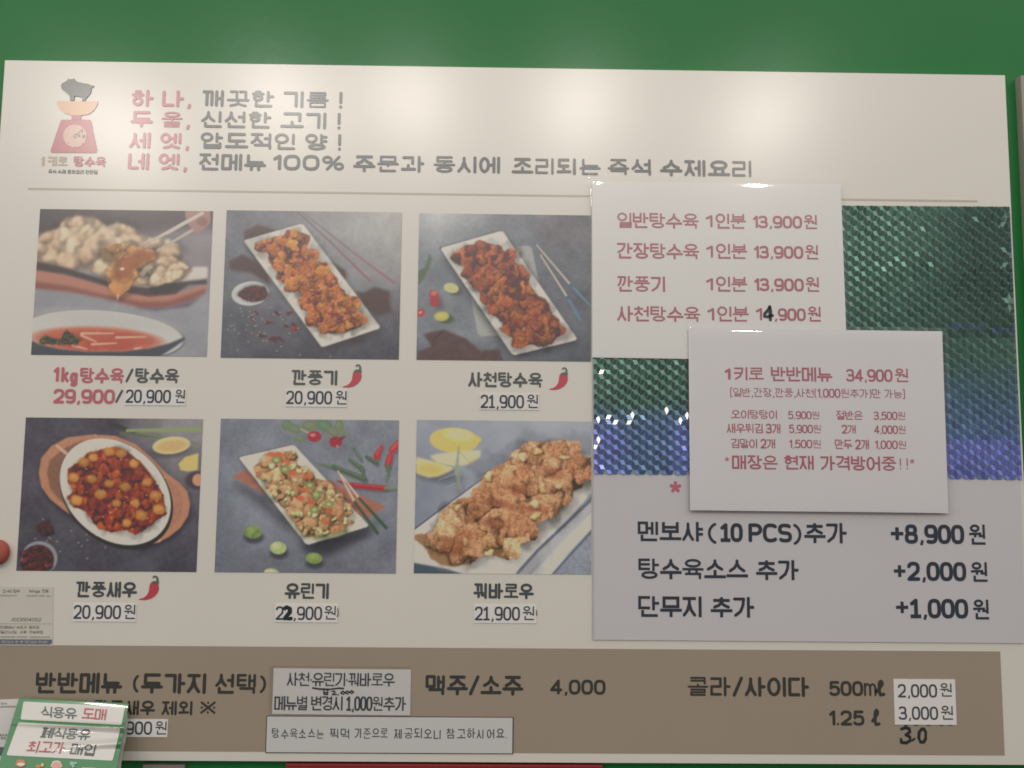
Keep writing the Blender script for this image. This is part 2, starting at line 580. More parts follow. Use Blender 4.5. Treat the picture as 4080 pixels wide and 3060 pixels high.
def is_ortho(p):
    return all(abs(p[i][0] - p[i + 1][0]) < 1e-6 or abs(p[i][1] - p[i + 1][1]) < 1e-6 for i in range(len(p) - 1))


STY = {  # weight, round, diagonal giyeok, footed one, gap, digit width
    'A': (.165, True, False, False, .10, .66),
    'P': (.115, True, True, True, .075, .50),
    'C': (.138, False, True, False, .07, .56),
    'E': (.145, False, True, True, .075, .54),
    'L': (.115, False, True, True, .05, .46),
    'H': (.10, True, True, False, .30, .6),
    'G': (.17, True, True, False, .05, .55),
}
FACE = -1


def text(th, s, x0, x1, yt, yb, st, m, h, dr=0.0, name='lettering', jit=0.0, slant=0.0, parent=None, wt=None):
    """left/right and top/bottom pixels at the left end of the run; dr = extra drop (pixels) at the right end"""
    A = P(x0, yb, h)
    B = P(x1, yb, h)
    T_ = P(x0, yt, h)
    W = (B[0] - A[0]) * 1000
    H = (T_[2] - A[2]) * 1000
    k = STY[st]
    V, Fc = lettering_geo(s, W, H, wt or k[0], k[1], k[2], k[3], k[4], k[5], jit, slant, {'C': 1.42, 'E': 1.42, 'A': 1.22, 'P': 1.22, 'L': 1.2}.get(st, 1.0))
    tilt = -dr / F * D / (W / 1000) if dr else 0.0
    out = [(A[0] + x / 1000, -h, A[2] + y / 1000 + tilt * x / 1000) for x, y in V]
    return th.part(name, out, [tuple(reversed(f)) if FACE > 0 else f for f in Fc], m, parent=parent)


# ------------------------------------------------------------------ wall and neighbours
def box(name, x0, x1, y0, y1, z0, z1, m):
    V = [(x, y, z) for x in (x0, x1) for y in (y0, y1) for z in (z0, z1)]
    Fc = [(0, 1, 3, 2), (4, 6, 7, 5), (0, 4, 5, 1), (2, 3, 7, 6), (0, 2, 6, 4), (1, 5, 7, 3)]
    return V, Fc


V, Fc = box('', -2.2, 2.2, .010, .06, -1.2, 1.6, 'wall')
w = mesh_obj('wall', V, Fc, 'wall')
w['kind'] = 'structure'
w['label'] = 'glossy green painted wall behind the menu board'

# ------------------------------------------------------------------ menu board
BL = P(20, 240)[0]
BR = P(4004, 300)[0]
BT = (P(20, 240)[2] + P(4004, 300)[2]) / 2
BB = (P(500, 3035)[2] + P(3000, 3037)[2]) / 2
board = Thing('menu_board', 'large cream restaurant menu board with six food photos and a brown price band', 'menu board', (0, 0.01, BB))
V, Fc = slab_geo([np.array(p) for p in ((BL, 0, BB), (BR, 0, BB), (BR, 0, BT), (BL, 0, BT))],
                 [np.array(p) for p in ((BL, .0099, BB), (BR, .0099, BB), (BR, .0099, BT), (BL, .0099, BT))])
board.part('panel', V, Fc, 'board')
z0, z1 = P(2000, 781)[2], P(2000, 773)[2]


def brect(th, name, x0, x1, z0, z1, h, m, **k):
    f = [np.array(p) for p in ((x0, -h, z0), (x1, -h, z0), (x1, -h, z1), (x0, -h, z1))]
    b = [p + np.array([0, h, 0]) for p in f]
    V, Fc = slab_geo(f, b)
    return th.part(name, V, Fc[:1] + Fc[2:], m, **k)


brect(board, 'rule_line', P(112, 752)[0], P(3896, 804)[0], z0, z1, .0002, 'rule')
zb0 = (P(492, 2990)[2] + P(4006, 3013)[2]) / 2
zb1 = (P(100, 2571)[2] + P(3982, 2594)[2]) / 2
brect(board, 'price_band', BL + .014, (P(3982, 2594)[0] + P(4006, 3013)[0]) / 2, zb0, zb1, .0002, 'band')
HL = .0005

R0 = 'pink'
for s, x0, x1, yt, yb in (('하 나,', 523, 761, 356, 424), ('두 울,', 518, 756, 440, 506), ('세 엣,', 513, 753, 526, 591), ('네 엣,', 508, 745, 608, 676)):
    text(board, s, x0, x1, yt, yb, 'A', 'pink', HL, wt=.175)
for s, x0, x1, yt, yb in (('깨끗한 기름 !', 804, 1363, 357, 424), ('신선한 고기 !', 799, 1356, 441, 508), ('압도적인 양 !', 797, 1358, 526, 592),
                          ('전메뉴', 791, 1059, 610, 678), ('100%', 1088, 1370, 616, 676), ('주문과', 1406, 1690, 617, 684), ('동시에', 1726, 1992, 620, 688),
                          ('조리되는', 2038, 2395, 627, 694), ('즉석', 2420, 2595, 631, 698), ('수제요리', 2630, 2995, 634, 702)):
    text(board, s, x0, x1, yt, yb, 'A', 'ink', HL, wt=.17)
# captions
for s, x0, x1, yt, yb, st, m in (
        ('1', 212, 232, 1463, 1520, 'A', 'rose'), ('k', 243, 272, 1463, 1521, 'A', 'rose'), ('g', 278, 306, 1466, 1526, 'A', 'rose'), ('탕수육', 316, 494, 1464, 1527, 'A', 'rose'), ('/', 499, 529, 1468, 1523, 'A', 'ink'), ('탕수육', 536, 713, 1466, 1527, 'A', 'ink'),
        ('29,900', 212, 455, 1550, 1606, 'A', 'rose'), ('/', 458, 488, 1552, 1605, 'A', 'ink'),
        ('깐풍기', 1160, 1343, 1473, 1534, 'A', 'ink'), ('사천탕수육', 1865, 2163, 1481, 1542, 'A', 'ink'),
        ('깐풍새우', 300, 545, 2316, 2380, 'A', 'ink'), ('유린기', 1133, 1309, 2322, 2386, 'A', 'ink'), ('꿔바로우', 1886, 2127, 2322, 2386, 'A', 'ink'),
        ('반반메뉴', 139, 485, 2678, 2763, 'A', 'ink_band'), ('(', 528, 551, 2690, 2754, 'A', 'ink_band'), ('두가지', 560, 819, 2681, 2764, 'A', 'ink_band'),
        ('선택', 855, 1019, 2683, 2765, 'A', 'ink_band'), (')', 1034, 1059, 2692, 2756, 'A', 'ink_band'),
        ('※', 290, 345, 2788, 2843, 'A', 'ink_band'), ('깐풍새우', 373, 617, 2789, 2849, 'A', 'ink_band'), ('제외', 643, 765, 2792, 2850, 'A', 'ink_band'), ('※', 797, 858, 2792, 2846, 'A', 'ink_band'),
        ('맥주/소주', 1694, 2085, 2689, 2770, 'A', 'ink_band'), ('4,000', 2193, 2412, 2708, 2766, 'A', 'ink_band'),
        ('콜라/사이다', 2738, 3225, 2694, 2775, 'A', 'ink_band'), ('500', 3306, 3439, 2714, 2772, 'A', 'ink_band'),
        ('1.25', 3306, 3444, 2831, 2890, 'A', 'ink_band')):
    text(board, s, x0, x1, yt, yb, st, m, HL)
text(board, 'm', 3444, 3492, 2700, 2773, 'A', 'ink_band', HL, wt=.095)
text(board, 'ℓ', 3488, 3527, 2709, 2774, 'A', 'ink_band', HL, wt=.17)
text(board, 'ℓ', 3473, 3508, 2824, 2892, 'A', 'ink_band', HL, wt=.15)
for x in (3600, 3640, 3690, 3740, 3775):
    flat_poly(board, 'lettering', [(x, 2888), (x + 22, 2888), (x + 18, 2892), (x + 4, 2892)], lambda a, b: P(a, b, HL), 'ink_band')


def handstroke(th, pts, wpx, m, h, name='handwriting'):
    pp = [P(x, y, h) for x, y in pts]
    q = [(p[0] * 1000, p[2] * 1000) for p in pp]
    r = wpx / F * D * 500
    V, Fc = union([capsule(q[i], q[i + 1], r * (1 + .12 * math.sin(i * 2.1)), 0, 0, True) for i in range(len(q) - 1)])
    return th.part(name, [(x / 1000, -h, z / 1000) for x, z in V], Fc, m)


handstroke(board, [(3592, 2905), (3608, 2899), (3623, 2904), (3626, 2916), (3610, 2928), (3625, 2936), (3628, 2950), (3612, 2960), (3592, 2958), (3590, 2945)], 11, 'marker', HL)
handstroke(board, [(3637, 2950), (3644, 2943)], 8, 'marker', HL)
handstroke(board, [(3675, 2904), (3663, 2916), (3661, 2940), (3668, 2957), (3680, 2957), (3688, 2944), (3689, 2918), (3682, 2905), (3672, 2905)], 11, 'marker', HL)


def fmap(h):
    return lambda x, y: P(x, y, h)


# peppers beside three dish names
def pepper(ox, oy, k):
    body = [(95, 45), (112, 48), (128, 55), (138, 72), (139, 95), (130, 120), (108, 146), (75, 164), (40, 171), (2, 168), (0, 162), (28, 156), (52, 140), (68, 115), (72, 88), (76, 62), (84, 50)]
    stem = [(96, 8), (104, 1), (118, 0), (130, 8), (136, 24), (137, 45), (140, 60), (134, 58), (128, 66), (118, 56), (104, 60), (92, 52), (84, 56), (88, 44), (104, 38), (120, 38), (122, 24), (116, 12), (108, 12), (103, 18), (95, 18)]
    flat_poly(board, 'pepper_emblem', [(ox + x * k, oy + y * k) for x, y in body], fmap(HL), 'pepper')
    flat_poly(board, 'pepper_stem', [(ox + x * k, oy + y * k) for x, y in stem], fmap(HL + .0003), 'stem')


pepper(1365, 1451, .545)
pepper(2189, 1463, .53)
pepper(553, 2293, .575)

# pig-on-scale emblem
LZ = lambda pts: [(130 + x / 2.873, 260 + y / 2.873) for x, y in pts]
pig = [(322, 235), (335, 208), (370, 188), (400, 172), (402, 150), (422, 160), (455, 156), (480, 150), (484, 170), (520, 190), (580, 205), (640, 212), (668, 230), (690, 228), (706, 236), (690, 250), (672, 262), (668, 310), (640, 350), (610, 380), (602, 405), (562, 405), (572, 370), (540, 358), (480, 352), (474, 405), (428, 405), (424, 350), (385, 312), (335, 272)]
bowl = [(276, 408), (748, 412), (738, 460), (700, 520), (640, 562), (560, 572), (450, 572), (370, 548), (310, 500), (282, 450)]
neck = [(444, 570), (556, 570), (552, 624), (444, 624)]
base = [(335, 622), (655, 622), (670, 640), (738, 975), (730, 998), (715, 1003), (225, 1001), (206, 992), (206, 970), (318, 640)]
dial = [(484 + 134 * math.cos(t), 810 + 131 * math.sin(t)) for t in [k * math.pi / 18 for k in range(36)]]
em = flat_poly(board, 'emblem', LZ(base), fmap(.0004), 'red_scale')
for nm, pt, m, h in (('emblem_pig', pig, 'ink', .0008), ('emblem_bowl', bowl, 'peach', .0006), ('emblem_neck', neck, 'red_scale', .0005), ('emblem_dial', dial, 'dial', .0006)):
    flat_poly(board, nm, LZ(pt), fmap(h), m, parent=em)
for k in range(8):
    a = k * math.pi / 4
    c, s = math.cos(a), math.sin(a)
    q = [(484 + 130 * c - 2 * s, 810 + 127 * s + 2 * c), (484 + 130 * c + 2 * s, 810 + 127 * s - 2 * c), (484 + 112 * c + 2 * s, 810 + 109 * s - 2 * c), (484 + 112 * c - 2 * s, 810 + 109 * s + 2 * c)]
    flat_poly(board, 'dial_tick', LZ(q), fmap(.0008), 'red_scale', parent=em)
text(board, '1', 322, 328, 516, 530, 'H', 'ink', .0008, wt=.18)
text(board, 'kg', 312, 336, 533, 547, 'H', 'ink', .0008, wt=.14)
handstroke(board, [(292, 543), (296, 535), (304, 536), (305, 545), (297, 549), (292, 543)], 2, 'ink', .0008)
handstroke(board, [(304, 537), (322, 520)], 2, 'ink', .0008)
text(board, '1', 163, 174, 624, 660, 'A', 'tan', HL, wt=.2)
text(board, '키로', 188, 269, 622, 661, 'A', 'tan', HL, wt=.16)
text(board, '탕수육', 291, 422, 622, 664, 'A', 'rose', HL, wt=.17)
text(board, '즉석 수제 중화요리 전문점', 191, 387, 675, 691, 'A', 'ink', HL, wt=.13)

# ------------------------------------------------------------------ printed food photographs
RNG = np.random.RandomState(7)


def vnoise(sh, cell, seed):
    r = np.random.RandomState(seed)
    H, W = sh
    gy, gx = int(H / cell) + 3, int(W / cell) + 3
    g = r.rand(gy, gx)
    y = np.arange(H) / cell
    x = np.arange(W) / cell
    yi, xi = y.astype(int), x.astype(int)
    fy, fx = y - yi, x - xi
    fy = (fy * fy * (3 - 2 * fy))[:, None]
    fx = (fx * fx * (3 - 2 * fx))[None, :]
    a = g[yi][:, xi]
    b = g[yi][:, xi + 1]
    c = g[yi + 1][:, xi]
    d = g[yi + 1][:, xi + 1]
    return (a * (1 - fx) + b * fx) * (1 - fy) + (c * (1 - fx) + d * fx) * fy


def fbm(sh, cell, seed, o=4):
    s, t, a = 0, 0, 1.
    for k in range(o):
        s = s + a * vnoise(sh, max(1.2, cell / 2 ** k), seed + 31 * k)
        t += a
        a *= .55
    return s / t


def blur(a, r):
    r = int(round(r))
    if r < 1:
        return a
    for _ in range(2):
        for ax in (0, 1):
            p = np.pad(a, [(r + 1, r) if i == ax else (0, 0) for i in range(a.ndim)], mode='edge')
            c = np.cumsum(p, axis=ax)
            n = a.shape[ax]
            sl1 = [slice(None)] * a.ndim
            sl0 = [slice(None)] * a.ndim
            sl1[ax] = slice(2 * r + 1, 2 * r + 1 + n)
            sl0[ax] = slice(0, n)
            a = (c[tuple(sl1)] - c[tuple(sl0)]) / (2 * r + 1)
    return a


class Canvas:
    def __init__(s, TL, BR, off, k, nx=264, ny=226, ss=2):
        """TL/BR: photo corners (source pixels); off/k: zoomed view used to take the measurements"""
        a, b = P(*TL), P(*BR)
        s.x0, s.x1, s.z1, s.z0 = a[0], b[0], a[2], b[2]
        s.nx, s.ny, s.ss = nx, ny, ss
        W, H = nx * ss, ny * ss
        X = s.x0 + (s.x1 - s.x0) * (np.arange(W) + .5) / W
        Z = s.z1 + (s.z0 - s.z1) * (np.arange(H) + .5) / H
        XX, ZZ = np.meshgrid(X, Z)
        U, Vv = project(XX, np.zeros_like(XX), ZZ)
        s.u = (U - off[0]) * k
        s.v = (Vv - off[1]) * k
        s.sh = (H, W)
        s.im = np.zeros((H, W, 3))
        s.pp = (s.u[H // 2, -1] - s.u[H // 2, 0]) / W      # zoomed px per canvas px

    def fill(s, c):
        s.im[:] = c

    def mask(s, pts, soft=0):
        m = np.zeros(s.sh)
        n = len(pts)
        for i in range(n):
            x1, y1 = pts[i]
            x2, y2 = pts[(i + 1) % n]
            if y1 == y2:
                continue
            cond = ((s.v >= min(y1, y2)) & (s.v < max(y1, y2)))
            xx = x1 + (s.v - y1) * (x2 - x1) / (y2 - y1)
            m = np.where(cond & (s.u < xx), 1 - m, m)
        return blur(m, soft / s.pp) if soft else m

    def emask(s, cx, cy, rx, ry, rotd=0, soft=0):
        a = math.radians(rotd)
        du, dv = s.u - cx, s.v - cy
        x = (du * math.cos(a) + dv * math.sin(a)) / rx
        y = (-du * math.sin(a) + dv * math.cos(a)) / ry
        r = np.sqrt(x * x + y * y)
        w = max(soft, s.pp) / min(rx, ry)
        return np.clip((1 - r) / w + .5, 0, 1)

    def put(s, m, c, a=1.0):
        m = (m * a)[..., None]
        s.im = s.im * (1 - m) + np.asarray(c, float) * m

    def poly(s, pts, c, soft=0, a=1.0):
        s.put(s.mask(pts, soft), c, a)

    def ell(s, cx, cy, rx, ry, c, rotd=0, soft=0, a=1.0):
        s.put(s.emask(cx, cy, rx, ry, rotd, soft), c, a)

    def line(s, p, q, w, c, soft=0, w2=None, a=1.0):
        w2 = w if w2 is None else w2
        dx, dy = q[0] - p[0], q[1] - p[1]
        L2 = dx * dx + dy * dy
        t = np.clip(((s.u - p[0]) * dx + (s.v - p[1]) * dy) / L2, 0, 1)
        d = np.hypot(s.u - p[0] - t * dx, s.v - p[1] - t * dy)
        ww = (w + (w2 - w) * t) / 2
        s.put(np.clip((ww - d) / max(soft, s.pp) + .5, 0, 1), c, a)

    def tint(s, m, amt, cell, seed):
        n = fbm(s.sh, cell / s.pp, seed) - .5
        s.im += (n * amt * 2 * m)[..., None]

    def food(s, pts, n, r0, r1, pal, seed, soft=0, rim=.55, ask=1.7, noise=26, wob=.22, fresh=True, mixp=.5):
        rs = np.random.RandomState(seed)
        reg = s.mask(pts)
        idx = np.argwhere(reg > .5)
        if not len(idx):
            return
        base = np.array(pal[0], float)
        mean_ = np.mean(np.array(pal, float), 0)
        rg = np.clip((blur(reg, 10 / s.pp) + .5 * (vnoise(s.sh, 16 / s.pp, seed + 8) - .5) - .34) * 7, 0, 1)
        if fresh:
            s.put(blur(reg, 3) * rg, base * .72)
        nz = fbm(s.sh, 26 / s.pp, seed + 5)
        nz2 = fbm(s.sh, 9 / s.pp, seed + 9, 3)
        rm = (r0 + r1) / 2
        wv = vnoise(s.sh, rm * .8 / s.pp, seed + 2) - .5 + .35 * (vnoise(s.sh, rm * .3 / s.pp, seed + 4) - .5)
        wv2 = vnoise(s.sh, rm * .85 / s.pp, seed + 3) - .5 + .35 * (vnoise(s.sh, rm * .3 / s.pp, seed + 6) - .5)
        order = idx[rs.choice(len(idx), n)]
        order = order[np.argsort(order[:, 0] + rs.rand(n) * 60)]
        for (iy, ix) in order:
            r = rs.uniform(r0, r1) / s.pp
            e = rs.uniform(.45, .95) if ask else 1
            an = rs.uniform(0, math.pi)
            R = int(r * 1.5) + 2
            ya, yb, xa, xb = max(0, iy - R), min(s.sh[0], iy + R), max(0, ix - R), min(s.sh[1], ix + R)
            if ya >= yb or xa >= xb:
                continue
            yy, xx = np.mgrid[ya:yb, xa:xb]
            dy = yy - iy + wv[ya:yb, xa:xb] * r * wob * 3
            dx = xx - ix + wv2[ya:yb, xa:xb] * r * wob * 3
            a = (dx * math.cos(an) + dy * math.sin(an)) / r
            b = (-dx * math.sin(an) + dy * math.cos(an)) / (r * e)
            q = np.sqrt(a * a + b * b)
            m = np.clip((1 - q) * r / 1.3 + .5, 0, 1)
            m = m * rg[ya:yb, xa:xb]
            h = np.sqrt(np.clip(1 - q * q, 0, 1))
            c = (np.array(pal[rs.randint(len(pal))], float) * mixp + mean_ * (1 - mixp)) * rs.uniform(.93, 1.07)
            sh = .74 + .28 * h - .30 * (dx * .45 + dy * .9) / r * (1 - .3 * h)
            sh = sh * (1 - (1 - rim) * np.clip((q - .72) / .28, 0, 1) * np.clip(.6 + dy / r, 0, 1))
            sh = sh + (nz[ya:yb, xa:xb] - .5) * .34 + (nz2[ya:yb, xa:xb] - .5) * noise / 75
            px = np.clip(sh, .12, 1.5)[..., None] * c
            hi = np.clip(sh - 1.12, 0, 1)[..., None]
            px = px + hi * np.array([70, 60, 46])
            # shadow under the piece
            m3 = m[..., None]
            reg3 = s.im[ya:yb, xa:xb]
            q2 = np.sqrt(((dx - r * .1) / r) ** 2 + ((dy - r * .2) / r) ** 2)
            shd = (np.clip(1.3 - q2, 0, .5))[..., None] * .22
            s.im[ya:yb, xa:xb] = reg3 * (1 - shd) * (1 - m3) + px * m3
        s.im = np.clip(s.im, 0, 255)

    def bake(s, th, name, paper, veil, label=None):
        s.im += (fbm(s.sh, 3, 99, 2)[..., None] - .5) * 5
        s.im = blur(s.im, 1)
        s.im = s.im.mean(2, keepdims=True) * .10 + s.im * .90
        im = np.clip(s.im, 0, 255).reshape(s.ny, s.ss, s.nx, s.ss, 3).mean((1, 3)) / 255
        L = np.where(im <= .04045, im / 12.92, ((im + .055) / 1.055) ** 2.4)
        pl = np.array(lin(paper))
        alb = np.clip((L - veil) / (pl - veil), .012, 1.1) * np.array([.68, .64, .555])
        nx, ny = s.nx, s.ny
        X = np.linspace(s.x0, s.x1, nx)
        Z = np.linspace(s.z1, s.z0, ny)
        XX, ZZ = np.meshgrid(X, Z)
        co_ = np.stack([XX - th.base[0], np.full_like(XX, -.0005 - th.base[1]), ZZ - th.base[2]], -1).reshape(-1, 3)
        i = (np.arange(ny - 1)[:, None] * nx + np.arange(nx - 1)[None, :]).reshape(-1)
        q = np.stack([i + nx, i + nx + 1, i + 1, i], -1)
        me = bpy.data.meshes.new(name)
        me.vertices.add(len(co_))
        me.vertices.foreach_set('co', co_.astype(np.float32).ravel())
        me.loops.add(q.size)
        me.loops.foreach_set('vertex_index', q.astype(np.int32).ravel())
        me.polygons.add(len(q))
        me.polygons.foreach_set('loop_start', (np.arange(len(q)) * 4).astype(np.int32))
        me.update(calc_edges=True)
        ca = me.color_attributes.new('Col', 'FLOAT_COLOR', 'POINT')
        ca.data.foreach_set('color', np.concatenate([alb.reshape(-1, 3), np.ones((len(co_), 1))], 1).astype(np.float32).ravel())
        me.materials.append(M['photo'])
        o = bpy.data.objects.new(name, me)
        COL.objects.link(o)
        o.parent = th.o
        if label:
            o['label'] = label


ORANGE = [(196, 110, 60), (178, 90, 52), (204, 126, 64), (160, 76, 46), (186, 102, 62), (208, 142, 74)]
BROWN = [(170, 88, 54), (148, 70, 46), (182, 102, 58), (132, 60, 42), (190, 116, 62), (158, 80, 50)]
PALE = [(222, 190, 154), (214, 178, 140), (228, 200, 166), (202, 164, 128), (218, 184, 150)]
GOLD = [(204, 150, 104), (186, 128, 86), (214, 164, 118), (166, 108, 72), (194, 138, 98), (150, 92, 62)]
P1C, V1 = (204, 196, 182), .035
P2C, V2 = (180, 171, 157), .03

# 1 fried pork lifted from a platter over a bowl of sauce
c = Canvas((158, 833), (833, 1421), (0, 760), 1.843)
c.x0, c.x1 = P(161, 833)[0], P(849, 840)[0]
c.fill((150, 148, 152))
t = np.clip((c.v - 133) / 500, 0, 1)
c.put(np.clip(1.2 - t * 1.6, 0, 1), (84, 72, 74))
c.ell(1450, 480, 330, 190, (140, 132, 134), soft=90)
c.poly([(280, 133), (1400, 133), (1400, 260), (900, 300), (280, 300)], (78, 68, 70), 30)
c.tint(1, 10, 120, 3)
c.food([(290, 330), (440, 270), (470, 205), (560, 190), (690, 195), (790, 265), (860, 240), (960, 265), (1040, 310), (1100, 350), (1230, 355), (1320, 400), (1340, 480), (1400, 560), (1440, 590), (1340, 660), (1050, 705), (900, 690), (700, 600), (450, 560), (262, 520), (270, 400)],
       95, 56, 92, PALE, 11, noise=10, rim=.85)
c.im = np.where((c.mask([(250, 133), (1500, 133), (1500, 700), (1000, 700), (700, 620), (250, 540)], 10) > .5)[..., None], blur(c.im, 11 / c.pp), c.im)
c.poly([(258, 570), (500, 620), (760, 690), (1000, 752), (1300, 752), (1535, 690), (1525, 740), (1400, 810), (1250, 850), (1050, 858), (800, 790), (500, 735), (250, 715)], (186, 122, 102), 8)
c.poly([(252, 665), (500, 700), (800, 770), (1050, 815), (1250, 812), (1528, 720), (1525, 750), (1400, 815), (1250, 852), (1050, 860), (800, 795), (500, 740), (250, 718)], (142, 84, 74), 12)
c.poly([(262, 520), (450, 560), (700, 632), (900, 690), (1160, 712), (1280, 680), (1535, 652), (1532, 690), (1400, 690), (1300, 760), (1100, 778), (900, 738), (700, 676), (480, 615), (258, 582)], (78, 62, 62), 8)
c.poly([(960, 700), (1160, 712), (1290, 672), (1538, 642), (1540, 560), (1430, 560), (1380, 640), (1150, 690)], (212, 198, 186), 8)
c.food([(1010, 650), (1060, 560), (1250, 470), (1400, 560), (1430, 590), (1350, 655), (1180, 690), (1030, 700)], 34, 46, 70, PALE, 12, noise=14, rim=.85)
_pm = c.mask([(1000, 700), (1040, 540), (1250, 440), (1450, 560), (1440, 640), (1180, 712)], 8)[..., None]
c.im = c.im * (1 - _pm) + blur(c.im, 6 / c.pp) * _pm
c.poly([(1000, 860), (1250, 855), (1400, 820), (1500, 770), (1400, 850), (1150, 880)], (96, 84, 92), 12)
c.line((860, 517), (1500, 165), 17, (196, 180, 164), 3, 27)
c.line((1165, 442), (1450, 278), 17, (186, 168, 150), 3, 24)
c.poly([(1370, 140), (1560, 140), (1558, 240), (1500, 300), (1460, 318), (1430, 290), (1395, 250), (1375, 200)], (168, 120, 108), 6)
c.ell(1500, 230, 40, 34, (140, 96, 88), soft=20)
c.line((1240, 312), (1500, 168), 25, (198, 182, 168), 3)
c.food([(760, 440), (800, 402), (900, 392), (1010, 405), (1180, 460), (1155, 500), (1040, 560), (1015, 650), (940, 735), (872, 780), (810, 710), (772, 600), (850, 530), (752, 470)], 34, 44, 72, [(206, 152, 90), (196, 136, 76), (212, 162, 104)], 13, noise=14, rim=.85)
c.poly([(862, 515), (1040, 430), (1180, 462), (1120, 510), (1020, 550), (960, 640), (870, 680), (820, 640), (850, 560)], (158, 84, 52), 14, .8)
c.poly([(800, 690), (900, 650), (1000, 640), (960, 720), (880, 780), (820, 750)], (206, 132, 66), 10, .7)
c.line((872, 770), (870, 800), 20, (214, 170, 130), 3, 6)
c.ell(905, 575, 16, 10, (240, 220, 190), soft=6)
m = c.emask(760, 1062, 612, 188, 4, 5)
c.put(m, (104, 100, 108))
c.ell(758, 1058, 603, 180, (200, 196, 186), 4, 8)
c.ell(800, 950, 420, 60, (190, 186, 178), 6, 60, .7)
c.ell(715, 1092, 465, 96, (206, 128, 100), 2, 26)
c.ell(720, 1098, 430, 80, (192, 88, 66), 2, 40)
c.tint(c.emask(720, 1098, 430, 80), 14, 60, 8)
for (a, b) in (((600, 1046), (840, 1046)), ((860, 1076), (1080, 1072)), ((600, 1060), (712, 1108)), ((680, 1126), (860, 1118)), ((540, 1136), (640, 1160)), ((1000, 1160), (1050, 1150))):
    c.line(a, b, 16, (228, 178, 150), 8, 9)
c.food([(292, 1100), (330, 1062), (400, 1082), (450, 1090), (470, 1040), (500, 1022), (540, 1060), (600, 1090), (560, 1124), (400, 1122), (300, 1122)], 90, 10, 18, [(92, 92, 58), (70, 76, 50), (110, 104, 66)], 14)
c.poly([(217, 1095), (300, 1130), (450, 1162), (640, 1180), (900, 1180), (1100, 1158), (1260, 1118), (1372, 1072), (1366, 1096), (1290, 1150), (1170, 1225), (217, 1225)], (72, 76, 84), 4)
c.bake(board, 'food_photo', P1C, V1, 'photo of fried pork lifted by chopsticks over red sauce')


def plateshape(c, pts, rimc, white, w):
    n = len(pts)
    cx, cy = sum(p[0] for p in pts) / n, sum(p[1] for p in pts) / n
    c.poly([(x + 22, y + 34) for x, y in pts], (52, 52, 60), 26, .6)
    c.poly([(x + (x - cx) / abs(x - cx) * w * .5 - w * .3, y + (y - cy) / abs(y - cy) * w * .5 + w * .3) for x, y in pts], rimc, 3)
    c.poly(pts, white, 2)


# 2 chilli chicken on a long white plate
c = Canvas((916, 838), (1597, 1433), (850, 760), 1.843)
c.x0, c.x1 = P(904, 838)[0], P(1602, 849)[0]
c.fill((122, 122, 128))
g = np.clip((c.u - 500) / 800, 0, 1) * np.clip((900 - c.v) / 700, 0, 1)
c.put(g ** .7, (176, 172, 166))
g = np.clip((c.v - 600) / 600, 0, 1)
c.put(g * .85, (74, 72, 82))
c.put(np.clip(1 - (c.u - 90) / 300, 0, 1) * .45, (92, 98, 106))
c.tint(1, 16, 160, 21)
c.tint(1, 9, 22, 22)
for pts in ([(250, 300), (350, 255), (470, 290), (480, 420), (420, 600), (380, 620), (250, 350)], [(140, 520), (240, 470), (400, 560), (440, 690), (300, 600), (150, 580)],
            [(870, 515), (985, 590), (985, 640), (940, 640)], [(1060, 740), (1120, 750), (1200, 708), (1308, 742), (1300, 820), (1318, 885), (1220, 912), (1150, 870)], [(1000, 1090), (1130, 1060), (1120, 1110), (1030, 1125)]):
    c.poly(pts, (92, 70, 68), 8)
    c.poly([(x + 12, y + 8) for x, y in pts], (82, 60, 58), 16, .6)
pl = [(246, 372), (262, 362), (655, 246), (682, 252), (1238, 996), (1232, 1012), (826, 1146), (808, 1140)]
plateshape(c, pl, (70, 66, 70), (214, 206, 192), 9)
c.tint(c.mask(pl), 6, 200, 24)
c.line((628, 148), (905, 405), 9, (118, 106, 102), 3, 11)
c.line((675, 162), (1035, 448), 8, (128, 114, 108), 3, 11)
c.line((900, 402), (1165, 664), 12, (150, 104, 112), 3, 20)
c.line((1030, 445), (1338, 678), 12, (158, 108, 116), 3, 20)
reg = [(318, 385), (400, 370), (460, 345), (540, 330), (560, 285), (620, 292), (735, 330), (728, 375), (700, 430), (790, 440), (796, 490), (740, 520), (860, 535), (880, 600), (930, 640), (940, 700), (985, 735), (985, 770), (1080, 775), (1095, 850), (1060, 880), (1148, 930), (1140, 970), (1060, 1010), (980, 1040), (800, 1048), (800, 1000), (700, 990), (690, 930), (735, 905), (660, 860), (640, 800), (700, 760), (540, 735), (535, 700), (580, 690), (480, 650), (490, 600), (440, 540), (420, 500), (440, 460), (330, 440)]
c.food(reg, 120, 40, 74, ORANGE + [(222, 150, 64)], 25, noise=38, wob=.34)
c.food(reg, 26, 14, 30, [(120, 44, 34), (150, 60, 40), (222, 150, 74)], 26, noise=30, fresh=False)
c.ell(295, 755, 136, 88, (196, 196, 188), -6, 4)
c.ell(320, 752, 110, 68, (150, 150, 148), -6, 16)
c.food([(195, 765), (260, 710), (320, 695), (400, 710), (425, 760), (400, 800), (300, 812), (240, 790)], 50, 12, 24, [(110, 48, 50), (92, 40, 44), (130, 60, 58)], 27)
rs = random.Random(3)
for k in range(13):
    x, y = rs.uniform(200, 620), rs.uniform(880, 1110)
    if k < 2:
        x, y = 600, 1020
    a = rs.uniform(-.6, 1.0)
    L = rs.uniform(25, 50)
    c.line((x, y), (x + L * math.cos(a), y + L * math.sin(a)), 24, (96, 38, 44) if k != 1 else (170, 44, 50), 6, 8)
for k in range(44):
    x, y = rs.gauss(350, 150), rs.gauss(960, 90)
    c.ell(x, y, 5, 4, (206, 178, 150), soft=3)
